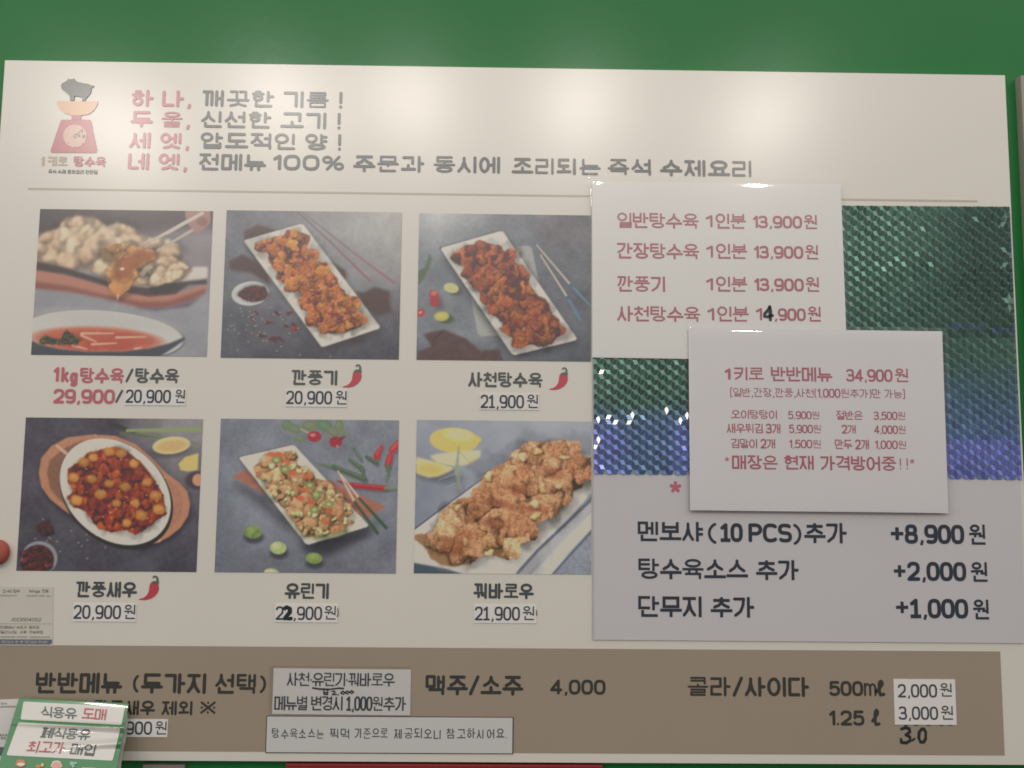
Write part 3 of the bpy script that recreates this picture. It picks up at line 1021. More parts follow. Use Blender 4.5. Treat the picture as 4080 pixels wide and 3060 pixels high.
for x, y in ((155, 993), (388, 1100), (412, 1102), (520, 1140), (655, 1203), (877, 1215), (487, 1175)):
    c.ell(x, y, 5, 4, (206, 186, 160), soft=3)
c.bake(board, 'food_photo', P1C, V1, 'photo of orange fried chicken on a long plate with pink chopsticks')

# 3 darker chicken with limes and blue chopsticks
c = Canvas((1674, 850), (2352, 1441), (1600, 760), 1.843)
c.x0, c.x1 = P(1671, 850)[0], P(2354, 1441)[0]
c.fill((124, 128, 134))
g = np.clip((520 - c.v) / 350, 0, 1) * np.clip((760 - c.u) / 500, 0, 1)
c.put(g, (182, 182, 178))
c.put(np.clip((c.u - 850) / 400, 0, 1) * .8, (96, 98, 104))
c.ell(1180, 280, 200, 120, (112, 104, 108), 20, 80, .6)
c.put(np.clip((c.v - 1050) / 250, 0, 1) * .6, (80, 84, 94))
c.tint(1, 18, 150, 31)
c.tint(1, 10, 16, 32)
c.poly([(835, 412), (930, 405), (955, 425), (1005, 670), (830, 430)], (164, 164, 156), 3)
c.poly([(510, 770), (640, 900), (715, 1060), (590, 1070), (562, 1050)], (170, 168, 158), 3)
pl = [(292, 432), (300, 418), (715, 300), (745, 300), (1282, 1082), (1274, 1098), (830, 1206), (808, 1196)]
c.poly([(x - 28, y + 26) for x, y in pl[4:] + pl[:1]], (70, 72, 80), 24, .5)
plateshape(c, pl, (52, 54, 60), (212, 204, 192), 9)
c.poly([(1105, 1100), (1250, 1040), (1262, 1075), (1130, 1120)], (164, 140, 130), 14, .7)
for p, q, col in (((992, 402), (1235, 690), (194, 176, 160)), ((1020, 476), (1212, 780), (196, 178, 160))):
    c.line((p[0] + 14, p[1] + 14), (q[0] + 14, q[1] + 14), 14, (74, 76, 84), 8, 18, .7)
    c.line(p, q, 11, col, 2, 17)
for p, q in (((1235, 690), (1375, 838)), ((1212, 780), (1306, 945))):
    c.line(p, q, 17, (92, 134, 160), 2, 17)
    c.line(p, (p[0] + 10, p[1] + 12), 18, (60, 110, 140), 2, 18)
reg = [(365, 500), (380, 460), (440, 440), (470, 405), (540, 395), (570, 360), (640, 390), (740, 405), (750, 450), (800, 430), (838, 430), (840, 480), (820, 540), (885, 550), (940, 620), (935, 690), (1000, 770), (1060, 795), (1085, 850), (1090, 890), (1120, 925), (1162, 940), (1150, 980), (1208, 1020), (1200, 1040), (1130, 1080), (1110, 1120), (1000, 1150), (960, 1120), (860, 1160), (808, 1140), (820, 1080), (740, 1030), (716, 1010), (760, 990), (700, 930), (640, 900), (640, 860), (572, 800), (590, 740), (520, 700), (500, 670), (435, 620), (470, 560), (400, 530)]
c.food(reg, 120, 42, 76, BROWN, 35, noise=40, wob=.34)
c.food(reg, 20, 16, 32, [(104, 42, 32), (210, 130, 54), (90, 40, 34)], 36, noise=30, fresh=False)
c.poly([(130, 590), (180, 565), (205, 480), (215, 466), (228, 500), (215, 560), (200, 590), (175, 640), (132, 700)], (86, 108, 78), 3)
c.line((200, 560), (216, 470), 14, (98, 116, 88), 3, 7)
c.poly([(240, 840), (290, 760), (320, 850), (270, 880)], (84, 82, 90), 14, .8)
c.poly([(212, 760), (220, 735), (255, 728), (278, 748), (284, 830), (262, 852), (220, 845)], (178, 52, 62), 4)
c.ell(245, 752, 26, 18, (206, 110, 100), -20, 4)
c.ell(148, 895, 34, 28, (186, 64, 66), -30, 4)
c.ell(146, 893, 14, 9, (216, 160, 140), -30, 4)
c.ell(400, 735, 58, 34, (88, 90, 94), 10, 20)
c.ell(370, 715, 55, 36, (200, 192, 126), 12, 3)
c.ell(330, 940, 60, 34, (78, 90, 72), 4, 20)
c.ell(300, 922, 55, 36, (190, 176, 84), -3, 3)
c.ell(298, 920, 38, 22, (206, 192, 104), -3, 14)
for pts in ([(165, 1050), (310, 1018), (480, 1085), (600, 1190), (620, 1260), (125, 1260), (125, 1180), (230, 1140)], [(600, 1170), (720, 1160), (750, 1260), (560, 1260)]):
    c.poly(pts, (92, 68, 68), 6)
c.line((310, 1030), (235, 1100), 12, (70, 50, 52), 8)
c.tint(c.mask([(125, 1020), (750, 1020), (750, 1260), (125, 1260)]), 9, 40, 38)
c.bake(board, 'food_photo', P1C, V1, 'photo of dark glazed chicken on a plate with lime pieces and blue chopsticks')

# 4 round plate on a wooden board
c = Canvas((85, 1663), (796, 2279), (0, 1620), 1.659)
c.x0, c.x1 = P(85, 1663)[0] if False else P(103, 1660)[0], P(797, 1667)[0]
c.x0 = (P(103, 1660)[0] + P(67, 2277)[0]) / 2
c.x1 = (P(808, 1667)[0] + P(784, 2281)[0]) / 2
c.fill((76, 72, 80))
c.put(np.clip((c.u - 750) / 350, 0, 1) * np.clip((700 - c.v) / 500, 0, 1), (128, 122, 120))
c.tint(1, 14, 150, 41)
c.tint(1, 7, 20, 42)
c.line((720, 110), (900, 180), 34, (58, 58, 58), 10, 20)
c.line((840, 160), (1336, 155), 20, (132, 138, 96), 5, 34)
c.line((800, 180), (1060, 200), 20, (92, 96, 76), 6, 20)
c.line((900, 170), (1336, 250), 14, (110, 116, 84), 4, 12)
c.ell(1120, 300, 150, 40, (84, 78, 76), -4, 24, .8)
c.ell(1145, 258, 130, 56, (204, 176, 122), -6, 4)
c.ell(1150, 262, 105, 38, (190, 154, 98), -6, 20)
c.poly([(1195, 380), (1240, 335), (1300, 318), (1332, 308), (1326, 420), (1260, 430), (1208, 420)], (204, 168, 96), 3)
c.ell(1330, 490, 90, 60, (72, 62, 66), 0, 20)
c.ell(1330, 485, 40, 40, (196, 130, 100), 0, 6)
wood = [(232, 440), (250, 340), (320, 260), (430, 205), (600, 186), (760, 195), (900, 250), (1010, 340), (1110, 440), (1200, 500), (1255, 560), (1276, 640), (1262, 720), (1210, 800), (1130, 860), (1060, 895), (940, 925), (820, 900), (700, 860), (520, 760), (400, 680), (310, 610), (250, 530)]
c.poly([(x + 4, y + 20) for x, y in wood], (42, 38, 46), 20, .8)
c.poly(wood, (172, 116, 88), 2)
inner = [(290, 440), (305, 360), (400, 280), (520, 230), (700, 215), (1000, 400), (1130, 500), (1200, 560), (1220, 640), (1200, 730), (1120, 810), (1060, 850), (800, 860), (520, 720), (380, 620), (310, 540)]
c.poly(inner, (126, 88, 70), 4)
c.poly([(1040, 440), (1130, 500), (1200, 560), (1220, 640), (1200, 730), (1120, 810), (1100, 830), (1140, 700)], (166, 112, 86), 5)
c.line((360, 262), (420, 310), 22, (196, 150, 122), 6)
c.line((940, 900), (1060, 880), 30, (198, 146, 112), 8)
c.tint(c.mask(wood), 7, 18, 44)
c.ell(768, 582, 420, 322, (44, 44, 44), 36, 4)
c.ell(764, 570, 418, 318, (54, 52, 50), 36, 3)
c.ell(760, 563, 413, 312, (204, 196, 182), 36, 3)
c.ell(762, 562, 350, 262, (190, 176, 156), 36, 30)
reg = [(430, 410), (500, 380), (560, 310), (680, 280), (760, 268), (840, 295), (930, 360), (1000, 440), (1030, 490), (1085, 570), (1112, 710), (1050, 745), (980, 800), (900, 845), (830, 812), (740, 830), (640, 800), (600, 750), (560, 690), (470, 665), (428, 600), (480, 560), (430, 500)]
c.food(reg, 130, 30, 56, [(150, 66, 40), (132, 54, 38), (166, 84, 46), (116, 46, 36)], 45, noise=30)
rs = random.Random(5)
for x, y in ((475, 470), (495, 620), (610, 340), (545, 370), (720, 300), (800, 310), (890, 380), (720, 510), (830, 530), (660, 580), (1040, 590), (1060, 680), (840, 770), (940, 720), (600, 480), (900, 640), (770, 640), (980, 500)):
    s_ = rs.uniform(38, 54)
    an = rs.uniform(-.6, .6)
    q = [(x + s_ * .8 * (a_ * math.cos(an) - b_ * math.sin(an)), y + s_ * .62 * (a_ * math.sin(an) + b_ * math.cos(an))) for a_, b_ in ((-1, -.7), (-.3, -1), (.7, -.9), (1, .1), (.7, .9), (-.5, 1), (-1, .3))]
    kk = rs.uniform(.86, 1.06)
    c.poly([(u_ + 5, v_ + 12) for u_, v_ in q], (96, 44, 30), 8, .8)
    c.poly(q, (176 * kk, 112 * kk, 56 * kk), 5)
    c.poly([(x + (u_ - x) * .7 - 5, y + (v_ - y) * .6 - 7) for u_, v_ in q], (206 * kk, 142 * kk, 78 * kk), 12, .85)
    c.tint(c.emask(x, y, s_, s_ * .8, 0, 10), 14, 14, int(x))
for k in range(26):
    c.ell(rs.gauss(800, 140), rs.gauss(600, 130), 5, 4, (226, 180, 130), soft=3)
for k in range(20):
    c.ell(rs.gauss(420, 130), rs.gauss(860, 90), 5, 4, (190, 156, 116), soft=3)
c.food([(215, 790), (300, 745), (330, 800), (300, 860), (240, 840)], 18, 14, 26, [(92, 40, 52), (76, 36, 46)], 47)
c.ell(238, 1000, 124, 112, (132, 132, 130), 0, 4)
c.ell(232, 1008, 108, 98, (82, 62, 68), 0, 6)
c.food([(120, 960), (180, 920), (270, 920), (325, 980), (335, 1050), (280, 1085), (120, 1085)], 60, 14, 28, [(96, 46, 54), (76, 38, 48), (116, 58, 62)], 48)
c.bake(board, 'food_photo', P2C, V2, 'photo of glazed pieces on a round white plate on a wooden board')

# 5 salad-topped chicken on a long plate
c = Canvas((880, 1668), (1576, 2285), (800, 1620), 1.659)
c.x0 = (P(880, 1668)[0] + P(856, 2283)[0]) / 2
c.x1 = (P(1591, 1673)[0] + P(1576, 2285)[0]) / 2
c.fill((118, 120, 126))
c.put(np.clip((c.v - 700) / 400, 0, 1) * .5, (98, 96, 104))
c.put(np.clip((260 - c.u) / 200, 0, 1) * .5, (92, 98, 110))
c.tint(1, 16, 160, 51)
c.tint(1, 9, 14, 52)
c.poly([(215, 490), (420, 600), (640, 850), (560, 800), (380, 640), (215, 510)], (66, 62, 70), 26, .8)
c.poly([(640, 900), (1110, 800), (1220, 700), (1100, 860), (820, 1000), (700, 960)], (50, 50, 56), 30, .85)
c.poly([(208, 462), (300, 420), (860, 490), (1000, 560), (1222, 662), (1100, 740), (940, 700), (400, 570)], (160, 100, 82), 3)
c.tint(c.mask([(208, 462), (300, 420), (860, 490), (1222, 662), (1100, 740), (400, 570)]), 8, 30, 53)
pl = [(252, 340), (270, 332), (600, 256), (622, 262), (1104, 780), (1098, 794), (712, 910), (690, 902)]
plateshape(c, pl, (62, 62, 62), (204, 196, 176), 9)
# peppers, radish, greens
for p, q, w1, w2, col in (((900, 490), (1010, 520), 8, 30, (150, 44, 50)), ((1010, 522), (1215, 540), 34, 36, (158, 46, 52)), ((1215, 540), (1300, 542), 22, 10, (104, 118, 90)),
                          ((770, 376), (880, 400), 6, 26, (92, 106, 80)), ((880, 400), (1080, 480), 30, 34, (76, 92, 68)), ((980, 352), (1060, 410), 20, 34, (78, 96, 70)), ((1060, 410), (1085, 485), 30, 8, (78, 96, 70)),
                          ((1010, 280), (1055, 350), 22, 22, (82, 104, 86)), ((1095, 335), (1160, 375), 24, 28, (72, 88, 70)), ((1160, 330), (1195, 255), 44, 14, (176, 48, 54)),
                          ((1260, 290), (1310, 240), 44, 44, (178, 56, 58)), ((1248, 330), (1232, 390), 40, 44, (176, 48, 52)), ((1232, 395), (1236, 440), 36, 14, (84, 96, 66)), ((1236, 440), (1215, 495), 12, 8, (92, 104, 74)),
                          ((960, 205), (1000, 270), 12, 18, (96, 116, 100))):
    c.line((p[0] + 10, p[1] + 14), (q[0] + 10, q[1] + 14), w1, (80, 78, 84), 10, w2, .5)
    c.line(p, q, w1, col, 3, w2)
    c.line((p[0], p[1] - w1 * .2), (q[0], q[1] - w2 * .2), w1 * .2, tuple(min(255, x + 50) for x in col), 4, w2 * .2, .6)
for x, y, rx, ry, an in ((570, 125, 36, 36, 0), (620, 150, 50, 30, 20), (720, 130, 56, 38, 0), (820, 130, 60, 40, 20), (880, 170, 50, 34, 30), (915, 130, 30, 50, 0), (655, 215, 44, 22, 0), (930, 180, 26, 20, 0)):
    c.ell(x, y, rx, ry, (92 + (x % 7) * 4, 116, 88), an, 5)
    c.ell(x - 6, y - 6, rx * .5, ry * .4, (112, 132, 104), an, 12, .7)
c.line((660, 150), (740, 190), 9, (150, 160, 120), 3)
c.ell(750, 200, 46, 36, (156, 48, 56), 0, 4)
c.ell(740, 190, 18, 10, (206, 120, 120), 0, 8)
c.ell(890, 235, 42, 36, (150, 46, 56), 0, 4)
c.line((900, 262), (905, 275), 12, (190, 140, 130), 4, 4)
c.line((925, 215), (950, 200), 22, (120, 50, 60), 6, 10)
reg = [(345, 400), (400, 360), (430, 310), (520, 300), (620, 290), (640, 330), (630, 380), (730, 420), (750, 470), (850, 500), (920, 560), (940, 600), (910, 640), (985, 640), (1000, 700), (960, 740), (1030, 760), (960, 800), (900, 830), (780, 850), (720, 865), (660, 840), (640, 790), (600, 740), (540, 660), (510, 620), (440, 560), (430, 500), (370, 460)]
c.poly([(500, 620), (540, 660), (640, 820), (720, 885), (900, 860), (975, 830), (960, 790), (700, 840)], (176, 178, 128), 5)
c.food(reg, 110, 36, 66, GOLD + [(206, 176, 118), (196, 170, 110)], 55, noise=28)
c.food(reg, 60, 12, 26, [(176, 172, 116), (160, 156, 100), (190, 184, 130), (200, 146, 92), (204, 196, 146)], 56, fresh=False)
for x, y in ((470, 318), (520, 320), (560, 360), (610, 440), (710, 460), (690, 550), (730, 630), (820, 755), (660, 605), (850, 690)):
    c.ell(x, y, 30, 18, (196, 92, 58), 10, 8, .85)
for x, y in ((555, 415), (500, 355), (720, 520), (750, 680), (760, 580), (845, 645)):
    c.ell(x, y, 32, 26, (122, 130, 74), 0, 6, .85)
    c.ell(x, y, 16, 12, (176, 172, 110), 0, 6, .85)
for p, q, r_ in (((905, 425), (1015, 630), 0), ((925, 450), (1045, 605), 0)):
    c.line(p, q, 9, (196, 172, 140), 3, 15)
for p, q in (((1015, 630), (1165, 835)), ((1045, 605), (1222, 800))):
    c.line(p, q, 16, (62, 84, 62), 3, 22)
for x, y, rx, ry, col in ((345, 828, 60, 42, (112, 130, 72)), (512, 932, 54, 42, (156, 164, 104)), (748, 1000, 54, 36, (124, 140, 74)), (468, 1095, 50, 26, (170, 174, 124))):
    c.ell(x + 6, y + 34, rx + 6, ry, (60, 60, 66), 0, 20, .8)
    c.ell(x, y, rx, ry, col, 5, 4)
    c.ell(x - 10, y - 10, rx * .5, ry * .5, tuple(v + 28 for v in col), 0, 18, .8)
    c.tint(c.emask(x, y, rx, ry), 18, 24, int(x))
c.bake(board, 'food_photo', P2C, V2, 'photo of salad-topped chicken on a long plate with green and red peppers')

# 6 pale crisp pork with lemons
c = Canvas((1662, 1673), (2356, 2289), (1600, 1620), 1.659)
c.x0 = (P(1662, 1673)[0] + P(1648, 2285)[0]) / 2
c.x1 = P(2356, 1700)[0]
c.fill((136, 138, 146))
c.put(np.clip((500 - c.v) / 400, 0, 1) * np.clip((c.u - 300) / 600, 0, 1), (152, 152, 156))
c.put(np.clip((400 - c.u) / 300, 0, 1) * np.clip((c.v - 200) / 300, 0, 1) * .6, (116, 118, 130))
c.tint(1, 9, 140, 61)
c.poly([(80, 820), (560, 450), (720, 350), (860, 240), (1260, 330), (1260, 560), (1000, 870), (760, 1110), (430, 1110), (80, 1020)], (206, 198, 186), 5)
c.line((80, 815), (530, 480), 9, (70, 74, 88), 5, 7)
c.line((530, 480), (860, 240), 7, (100, 100, 110), 5, 5, .6)
c.poly([(1000, 860), (1256, 600), (1256, 680), (1080, 880), (830, 1110), (760, 1110)], (168, 164, 162), 5)
c.line((1256, 610), (900, 950), 22, (98, 102, 116), 10, 18)
c.line((900, 950), (765, 1100), 20, (110, 112, 122), 8, 20)
c.poly([(1256, 690), (1256, 810), (1110, 960), (1000, 1110), (850, 1110), (1050, 900)], (186, 182, 176), 6)
c.line((1256, 820), (1000, 1105), 16, (92, 98, 112), 6, 14)
c.tint(c.mask([(1256, 830), (1256, 1110), (1010, 1110)]), 26, 8, 63)
c.poly([(78, 1018), (300, 1060), (440, 1108), (78, 1108)], (72, 82, 92), 5)
c.poly([(78, 1012), (300, 1052), (450, 1100), (425, 1108), (290, 1066), (78, 1028)], (196, 190, 182), 4)
c.ell(230, 440, 150, 60, (86, 88, 96), 10, 40, .8)
c.ell(350, 225, 160, 82, (214, 172, 92), 4, 8)
c.ell(380, 190, 90, 36, (228, 200, 130), 6, 24, .9)
c.ell(505, 220, 22, 22, (218, 176, 84), 0, 10)
c.poly([(192, 330), (240, 316), (400, 296), (525, 292), (515, 340), (450, 382), (340, 392), (240, 370)], (214, 192, 138), 6)
c.poly([(100, 335), (200, 360), (350, 402), (320, 430), (240, 462), (180, 470), (100, 440)], (208, 184, 126), 6)
c.ell(190, 415, 90, 36, (204, 168, 92), 6, 30)
for p, q, w1, w2 in (((380, 270), (368, 420), 12, 30), ((370, 420), (385, 540), 34, 16), ((365, 440), (250, 485), 10, 6), ((370, 450), (480, 455), 10, 6), ((375, 500), (300, 535), 10, 6), ((385, 300), (470, 390), 8, 5), ((370, 400), (300, 390), 8, 5), ((380, 520), (400, 536), 20, 12)):
    c.line(p, q, w1, (136, 148, 128), 6, w2, .9)
reg = [(88, 860), (90, 840), (200, 835), (225, 800), (260, 730), (230, 735), (330, 640), (400, 600), (460, 610), (470, 550), (530, 520), (540, 460), (620, 400), (700, 370), (740, 300), (800, 270), (840, 232), (900, 235), (960, 235), (1070, 225), (1180, 240), (1190, 260), (1165, 310), (1250, 350), (1250, 480), (1200, 490), (1200, 530), (1140, 560), (1110, 640), (1060, 665), (1030, 700), (1000, 730), (880, 770), (910, 830), (880, 880), (780, 900), (790, 940), (780, 1000), (700, 1010), (540, 970), (530, 985), (450, 1040), (350, 1058), (260, 1045), (190, 1000), (160, 930), (90, 880)]
c.poly([(x + 6, y + 20) for x, y in reg], (170, 156, 146), 22, .6)
c.food(reg, 60, 84, 140, GOLD, 65, noise=52, wob=.34)
c.food(reg, 12, 26, 44, [(208, 170, 118), (222, 180, 130), (206, 154, 102)], 66, noise=26, fresh=False)
for x, y, rx, ry in ((330, 920, 110, 60), (620, 770, 90, 40), (650, 640, 120, 26), (860, 680, 70, 20), (440, 850, 50, 26), (1000, 440, 90, 40), (760, 560, 60, 30)):
    c.ell(x, y, rx, ry, (124, 66, 44), 10, 34, .55)
c.bake(board, 'food_photo', P2C, V2, 'photo of pale crisp fried pork beside two lemons')


# ------------------------------------------------------------------ price patches
PG = 'white price patches stuck under the dish names'
patches = [
    ('the fried pork platter photo', '1kg dish', (495, 738, 1549, 1614), [('20,900', 500, 679, 1552, 1604, 'P'), ('원', 696, 736, 1551, 1606, 'P')]),
    ('', '', (1137, 1382, 1551, 1620), [('20,900', 1140, 1322, 1557, 1609, 'P'), ('원', 1336, 1381, 1556, 1612, 'P')]),
    ('', '', (1910, 2149, 1567, 1632), [('21,900', 1915, 2087, 1573, 1625, 'P'), ('원', 2099, 2144, 1571, 1626, 'P')]),
    ('', '', (289, 540, 2405, 2476), [('20,900', 292, 480, 2411, 2465, 'P'), ('원', 492, 538, 2408, 2467, 'P')]),
    ('', '', (1094, 1345, 2407, 2479), [('22,900', 1098, 1282, 2416, 2469, 'P'), ('원', 1291, 1338, 2413, 2469, 'P')]),
    ('', '', (1888, 2138, 2410, 2482), [('21,900', 1892, 2071, 2417, 2471, 'P'), ('원', 2082, 2129, 2414, 2471, 'P')]),
]
PL = ['white patch reading 20,900 right of the pink price 29,900',
      'white patch reading 20,900 under the middle photo of the upper row',
      'white patch reading 21,900 under the dish photo with blue chopsticks',
      'white patch reading 20,900 under the round plate photo, lower left',
      'white patch with a figure overwritten by pen, reading 22,900',
      'white patch reading 21,900 under the photo with lemons']


def rect_thing(name, label, cat, x0, x1, yt, yb, h0, h1, m, group=None, part='paper', dr=0):
    th = Thing(name, label, cat, P(x0, yb, h0), group=group)
    A, B, T_ = P(x0, yb, h1), P(x1, yb, h1), P(x0, yt, h1)
    t = -dr / F * D
    f = [A, np.array([B[0], -h1, A[2] + t]), np.array([B[0], -h1, T_[2] + t]), np.array([A[0], -h1, T_[2]])]
    V, Fc = slab_geo(f, [p + np.array([0, h1 - h0, 0]) for p in f])
    th.part(part, V, Fc, m)
    return th


for i, (_, _, (x0, x1, yt, yb), runs) in enumerate(patches):
    th = rect_thing('price_sticker', PL[i], 'sticker', x0, x1, yt, yb, .0001, .0008, 'patch', PG)
    for s, a, b, c, d, st in runs:
        text(th, s, a, b, c, d, st, 'price_ink', .0011)
    if i == 4:
        handstroke(th, [(1132, 2424), (1142, 2419), (1152, 2424), (1153, 2438), (1143, 2452), (1134, 2464), (1150, 2465), (1160, 2464)], 13, 'marker', .0014)
        handstroke(th, [(1345, 2425), (1347, 2445), (1344, 2458)], 3, 'marker', .0014)
    if i == 5:
        handstroke(th, [(2137, 2432), (2138, 2452)], 3, 'marker', .0014)
th = rect_thing('price_sticker', 'white price patch on the brown band, half hidden by the green flyer', 'sticker', 400, 666, 2865, 2936, .0003, .0009, 'patch')
text(th, '20,900', 412, 604, 2874, 2926, 'P', 'price_ink', .0012)
text(th, '원', 617, 663, 2873, 2927, 'P', 'price_ink', .0012)
th = rect_thing('price_sticker', 'taller white patch with two prices, 2,000 above 3,000, on the brown band', 'sticker', 3566, 3812, 2706, 2887, .0003, .0009, 'patch')
for s, a, b, c, d in (('2,000', 3579, 3734, 2726, 2778), ('원', 3746, 3794, 2721, 2776), ('3,000', 3582, 3738, 2815, 2867), ('원', 3750, 3799, 2811, 2868)):
    text(th, s, a, b, c, d, 'P', 'price_ink', .0012)

# labels on the brown band
th = rect_thing('notice_label', 'white label with a pen underline above the bordered sauce notice', 'label', 1084, 1634, 2663, 2845, .0003, .0009, 'patch', dr=2)
text(th, '사천·유린기·꿔바로우', 1142, 1573, 2679, 2733, 'L', 'price_ink', .0012)
text(th, '메뉴별 변경시 1,000원추가', 1092, 1617, 2773, 2830, 'L', 'price_ink', .0012)
handstroke(th, [(1246, 2741), (1270, 2745), (1310, 2747), (1350, 2742), (1368, 2743)], 6, 'marker', .0015)
for pts in ([(1290, 2752), (1291, 2766), (1305, 2767), (1306, 2750)], [(1290, 2760), (1306, 2759)], [(1322, 2756), (1331, 2753), (1335, 2759), (1324, 2768), (1340, 2767)], [(1346, 2769), (1348, 2767)],
            [(1358, 2760), (1366, 2754), (1374, 2759), (1368, 2766), (1358, 2762)], [(1376, 2758), (1384, 2753), (1391, 2758), (1385, 2765), (1376, 2760)], [(1393, 2757), (1401, 2752), (1409, 2757), (1402, 2763), (1393, 2758)]):
    handstroke(th, pts, 4.5, 'marker', .0015)
slab(th, 'clear_tape', [(1074, 2650), (1640, 2656), (1636, 2853), (1070, 2848)], .0016, .0018, 'tape')
th = rect_thing('notice_label', 'long grey label with a thin black border and one line of lettering', 'label', 1057, 2045, 2852, 3000, .0003, .0009, 'border')
A, B, T_ = P(1060, 2997, .0013), P(2041, 2997, .0013), P(1060, 2855, .0013)
f = [A, np.array([B[0], A[1], A[2]]), np.array([B[0], A[1], T_[2]]), T_]
f[3] = np.array([A[0], A[1], T_[2]])
th.part('face', *slab_geo(f, [p + np.array([0, .0004, 0]) for p in f]), 'label_grey')
for s, a, b in (('탕수육소스는', 1082, 1290), ('찍먹', 1314, 1391), ('기준으로', 1412, 1545), ('제공되오니', 1570, 1755), ('참고하시어요.', 1778, 2020)):
    text(th, s, a, b, 2903, 2942, 'H', 'price_ink', .0016, jit=.07)

# ------------------------------------------------------------------ extras sheet (lower right)
xs = Thing('price_sheet', 'large grey laminated sheet of extra prices at lower right, behind the glittering film', 'price sheet', P(2362, 2549, .0005))
slab(xs, 'paper', [(2360, 830), (4030, 855), (4086, 2563), (2362, 2549)], .0005, .0016, 'sheet')
slab(xs, 'laminate', [(2358, 1440), (2366, 1440), (2368, 2551), (2358, 2551)], .0017, .0024, 'clear')
hx = .0020
for s, x0, x1, yt, yb in (('멘보샤', 2541, 2802, 2077, 2156), ('(', 2821, 2855, 2084, 2160), ('10', 2873, 2958, 2086, 2157), ('PCS', 2985, 3154, 2087, 2158), (')', 3162, 3194, 2088, 2164), ('추가', 3205, 3375, 2082, 2164),
                          ('+', 3550, 3601, 2100, 2152), ('8,900', 3608, 3841, 2091, 2164), ('원', 3862, 3929, 2088, 2171),
                          ('탕수육소스', 2543, 2981, 2224, 2307), ('추가', 3013, 3183, 2230, 2311), ('+', 3562, 3609, 2251, 2299), ('2,000', 3618, 3849, 2240, 2312), ('원', 3869, 3937, 2238, 2319),
                          ('단무지', 2543, 2796, 2374, 2458), ('추가', 2832, 3006, 2377, 2460), ('+', 3571, 3620, 2396, 2443), ('1,000', 3630, 3857, 2387, 2461), ('원', 3878, 3943, 2387, 2469)):
    text(xs, s, x0, x1, yt, yb, 'E', 'navy_ink', hx, wt=.27 if s == '+' else None)
text(xs, '*', 2669, 2714, 1917, 1964, 'C', 'rose', hx, wt=.26)

# ------------------------------------------------------------------ glittering prism film
film = Thing('prism_film', 'glittering cube-patterned prism film with green and blue reflections painted in behind the laminated notices', 'film sheet', P(2367, 1887, .002))
FC = [np.array(c, float) for c in ((2362, 812), (4023, 823), (4073, 1912), (2367, 1887))]


def fpx(a, b):
    return (FC[0] * (1 - a) + FC[1] * a) * (1 - b) + (FC[3] * (1 - a) + FC[2] * a) * b


m = mat('prism_facets', (1, 1, 1), .30, .5, metal=.62, noise=.10, nscale=90, bump=.10, bscale=220, attr='Col')
M['facets'] = m
M['film_base'] = mat('prism_ridges', (.38, .46, .44), .35, .5, metal=.55)
nb = 24
V, Fc = [], []
rsf = random.Random(4)


def hb(a, b):
    return .0020 + .0003 * math.sin(a * 17 + b * 5) * math.sin(b * 11)


for j in range(nb + 1):
    for i in range(nb + 1):
        a, b = i / nb, j / nb
        q = fpx(a, b)
        V.append(P(q[0], q[1], hb(a, b)))
for j in range(nb):
    for i in range(nb):
        k = j * (nb + 1) + i
        Fc.append((k, k + nb + 1, k + nb + 2, k + 1))
film.part('backing', V, Fc, 'film_base', smooth=True)
SW, SH = 1711., 1090.
V, Fc, CC = [], [], []
hexv = [(18.3, 0), (9.15, 20.25), (-9.15, 20.25), (-18.3, 0), (-9.15, -20.25), (9.15, -20.25)]
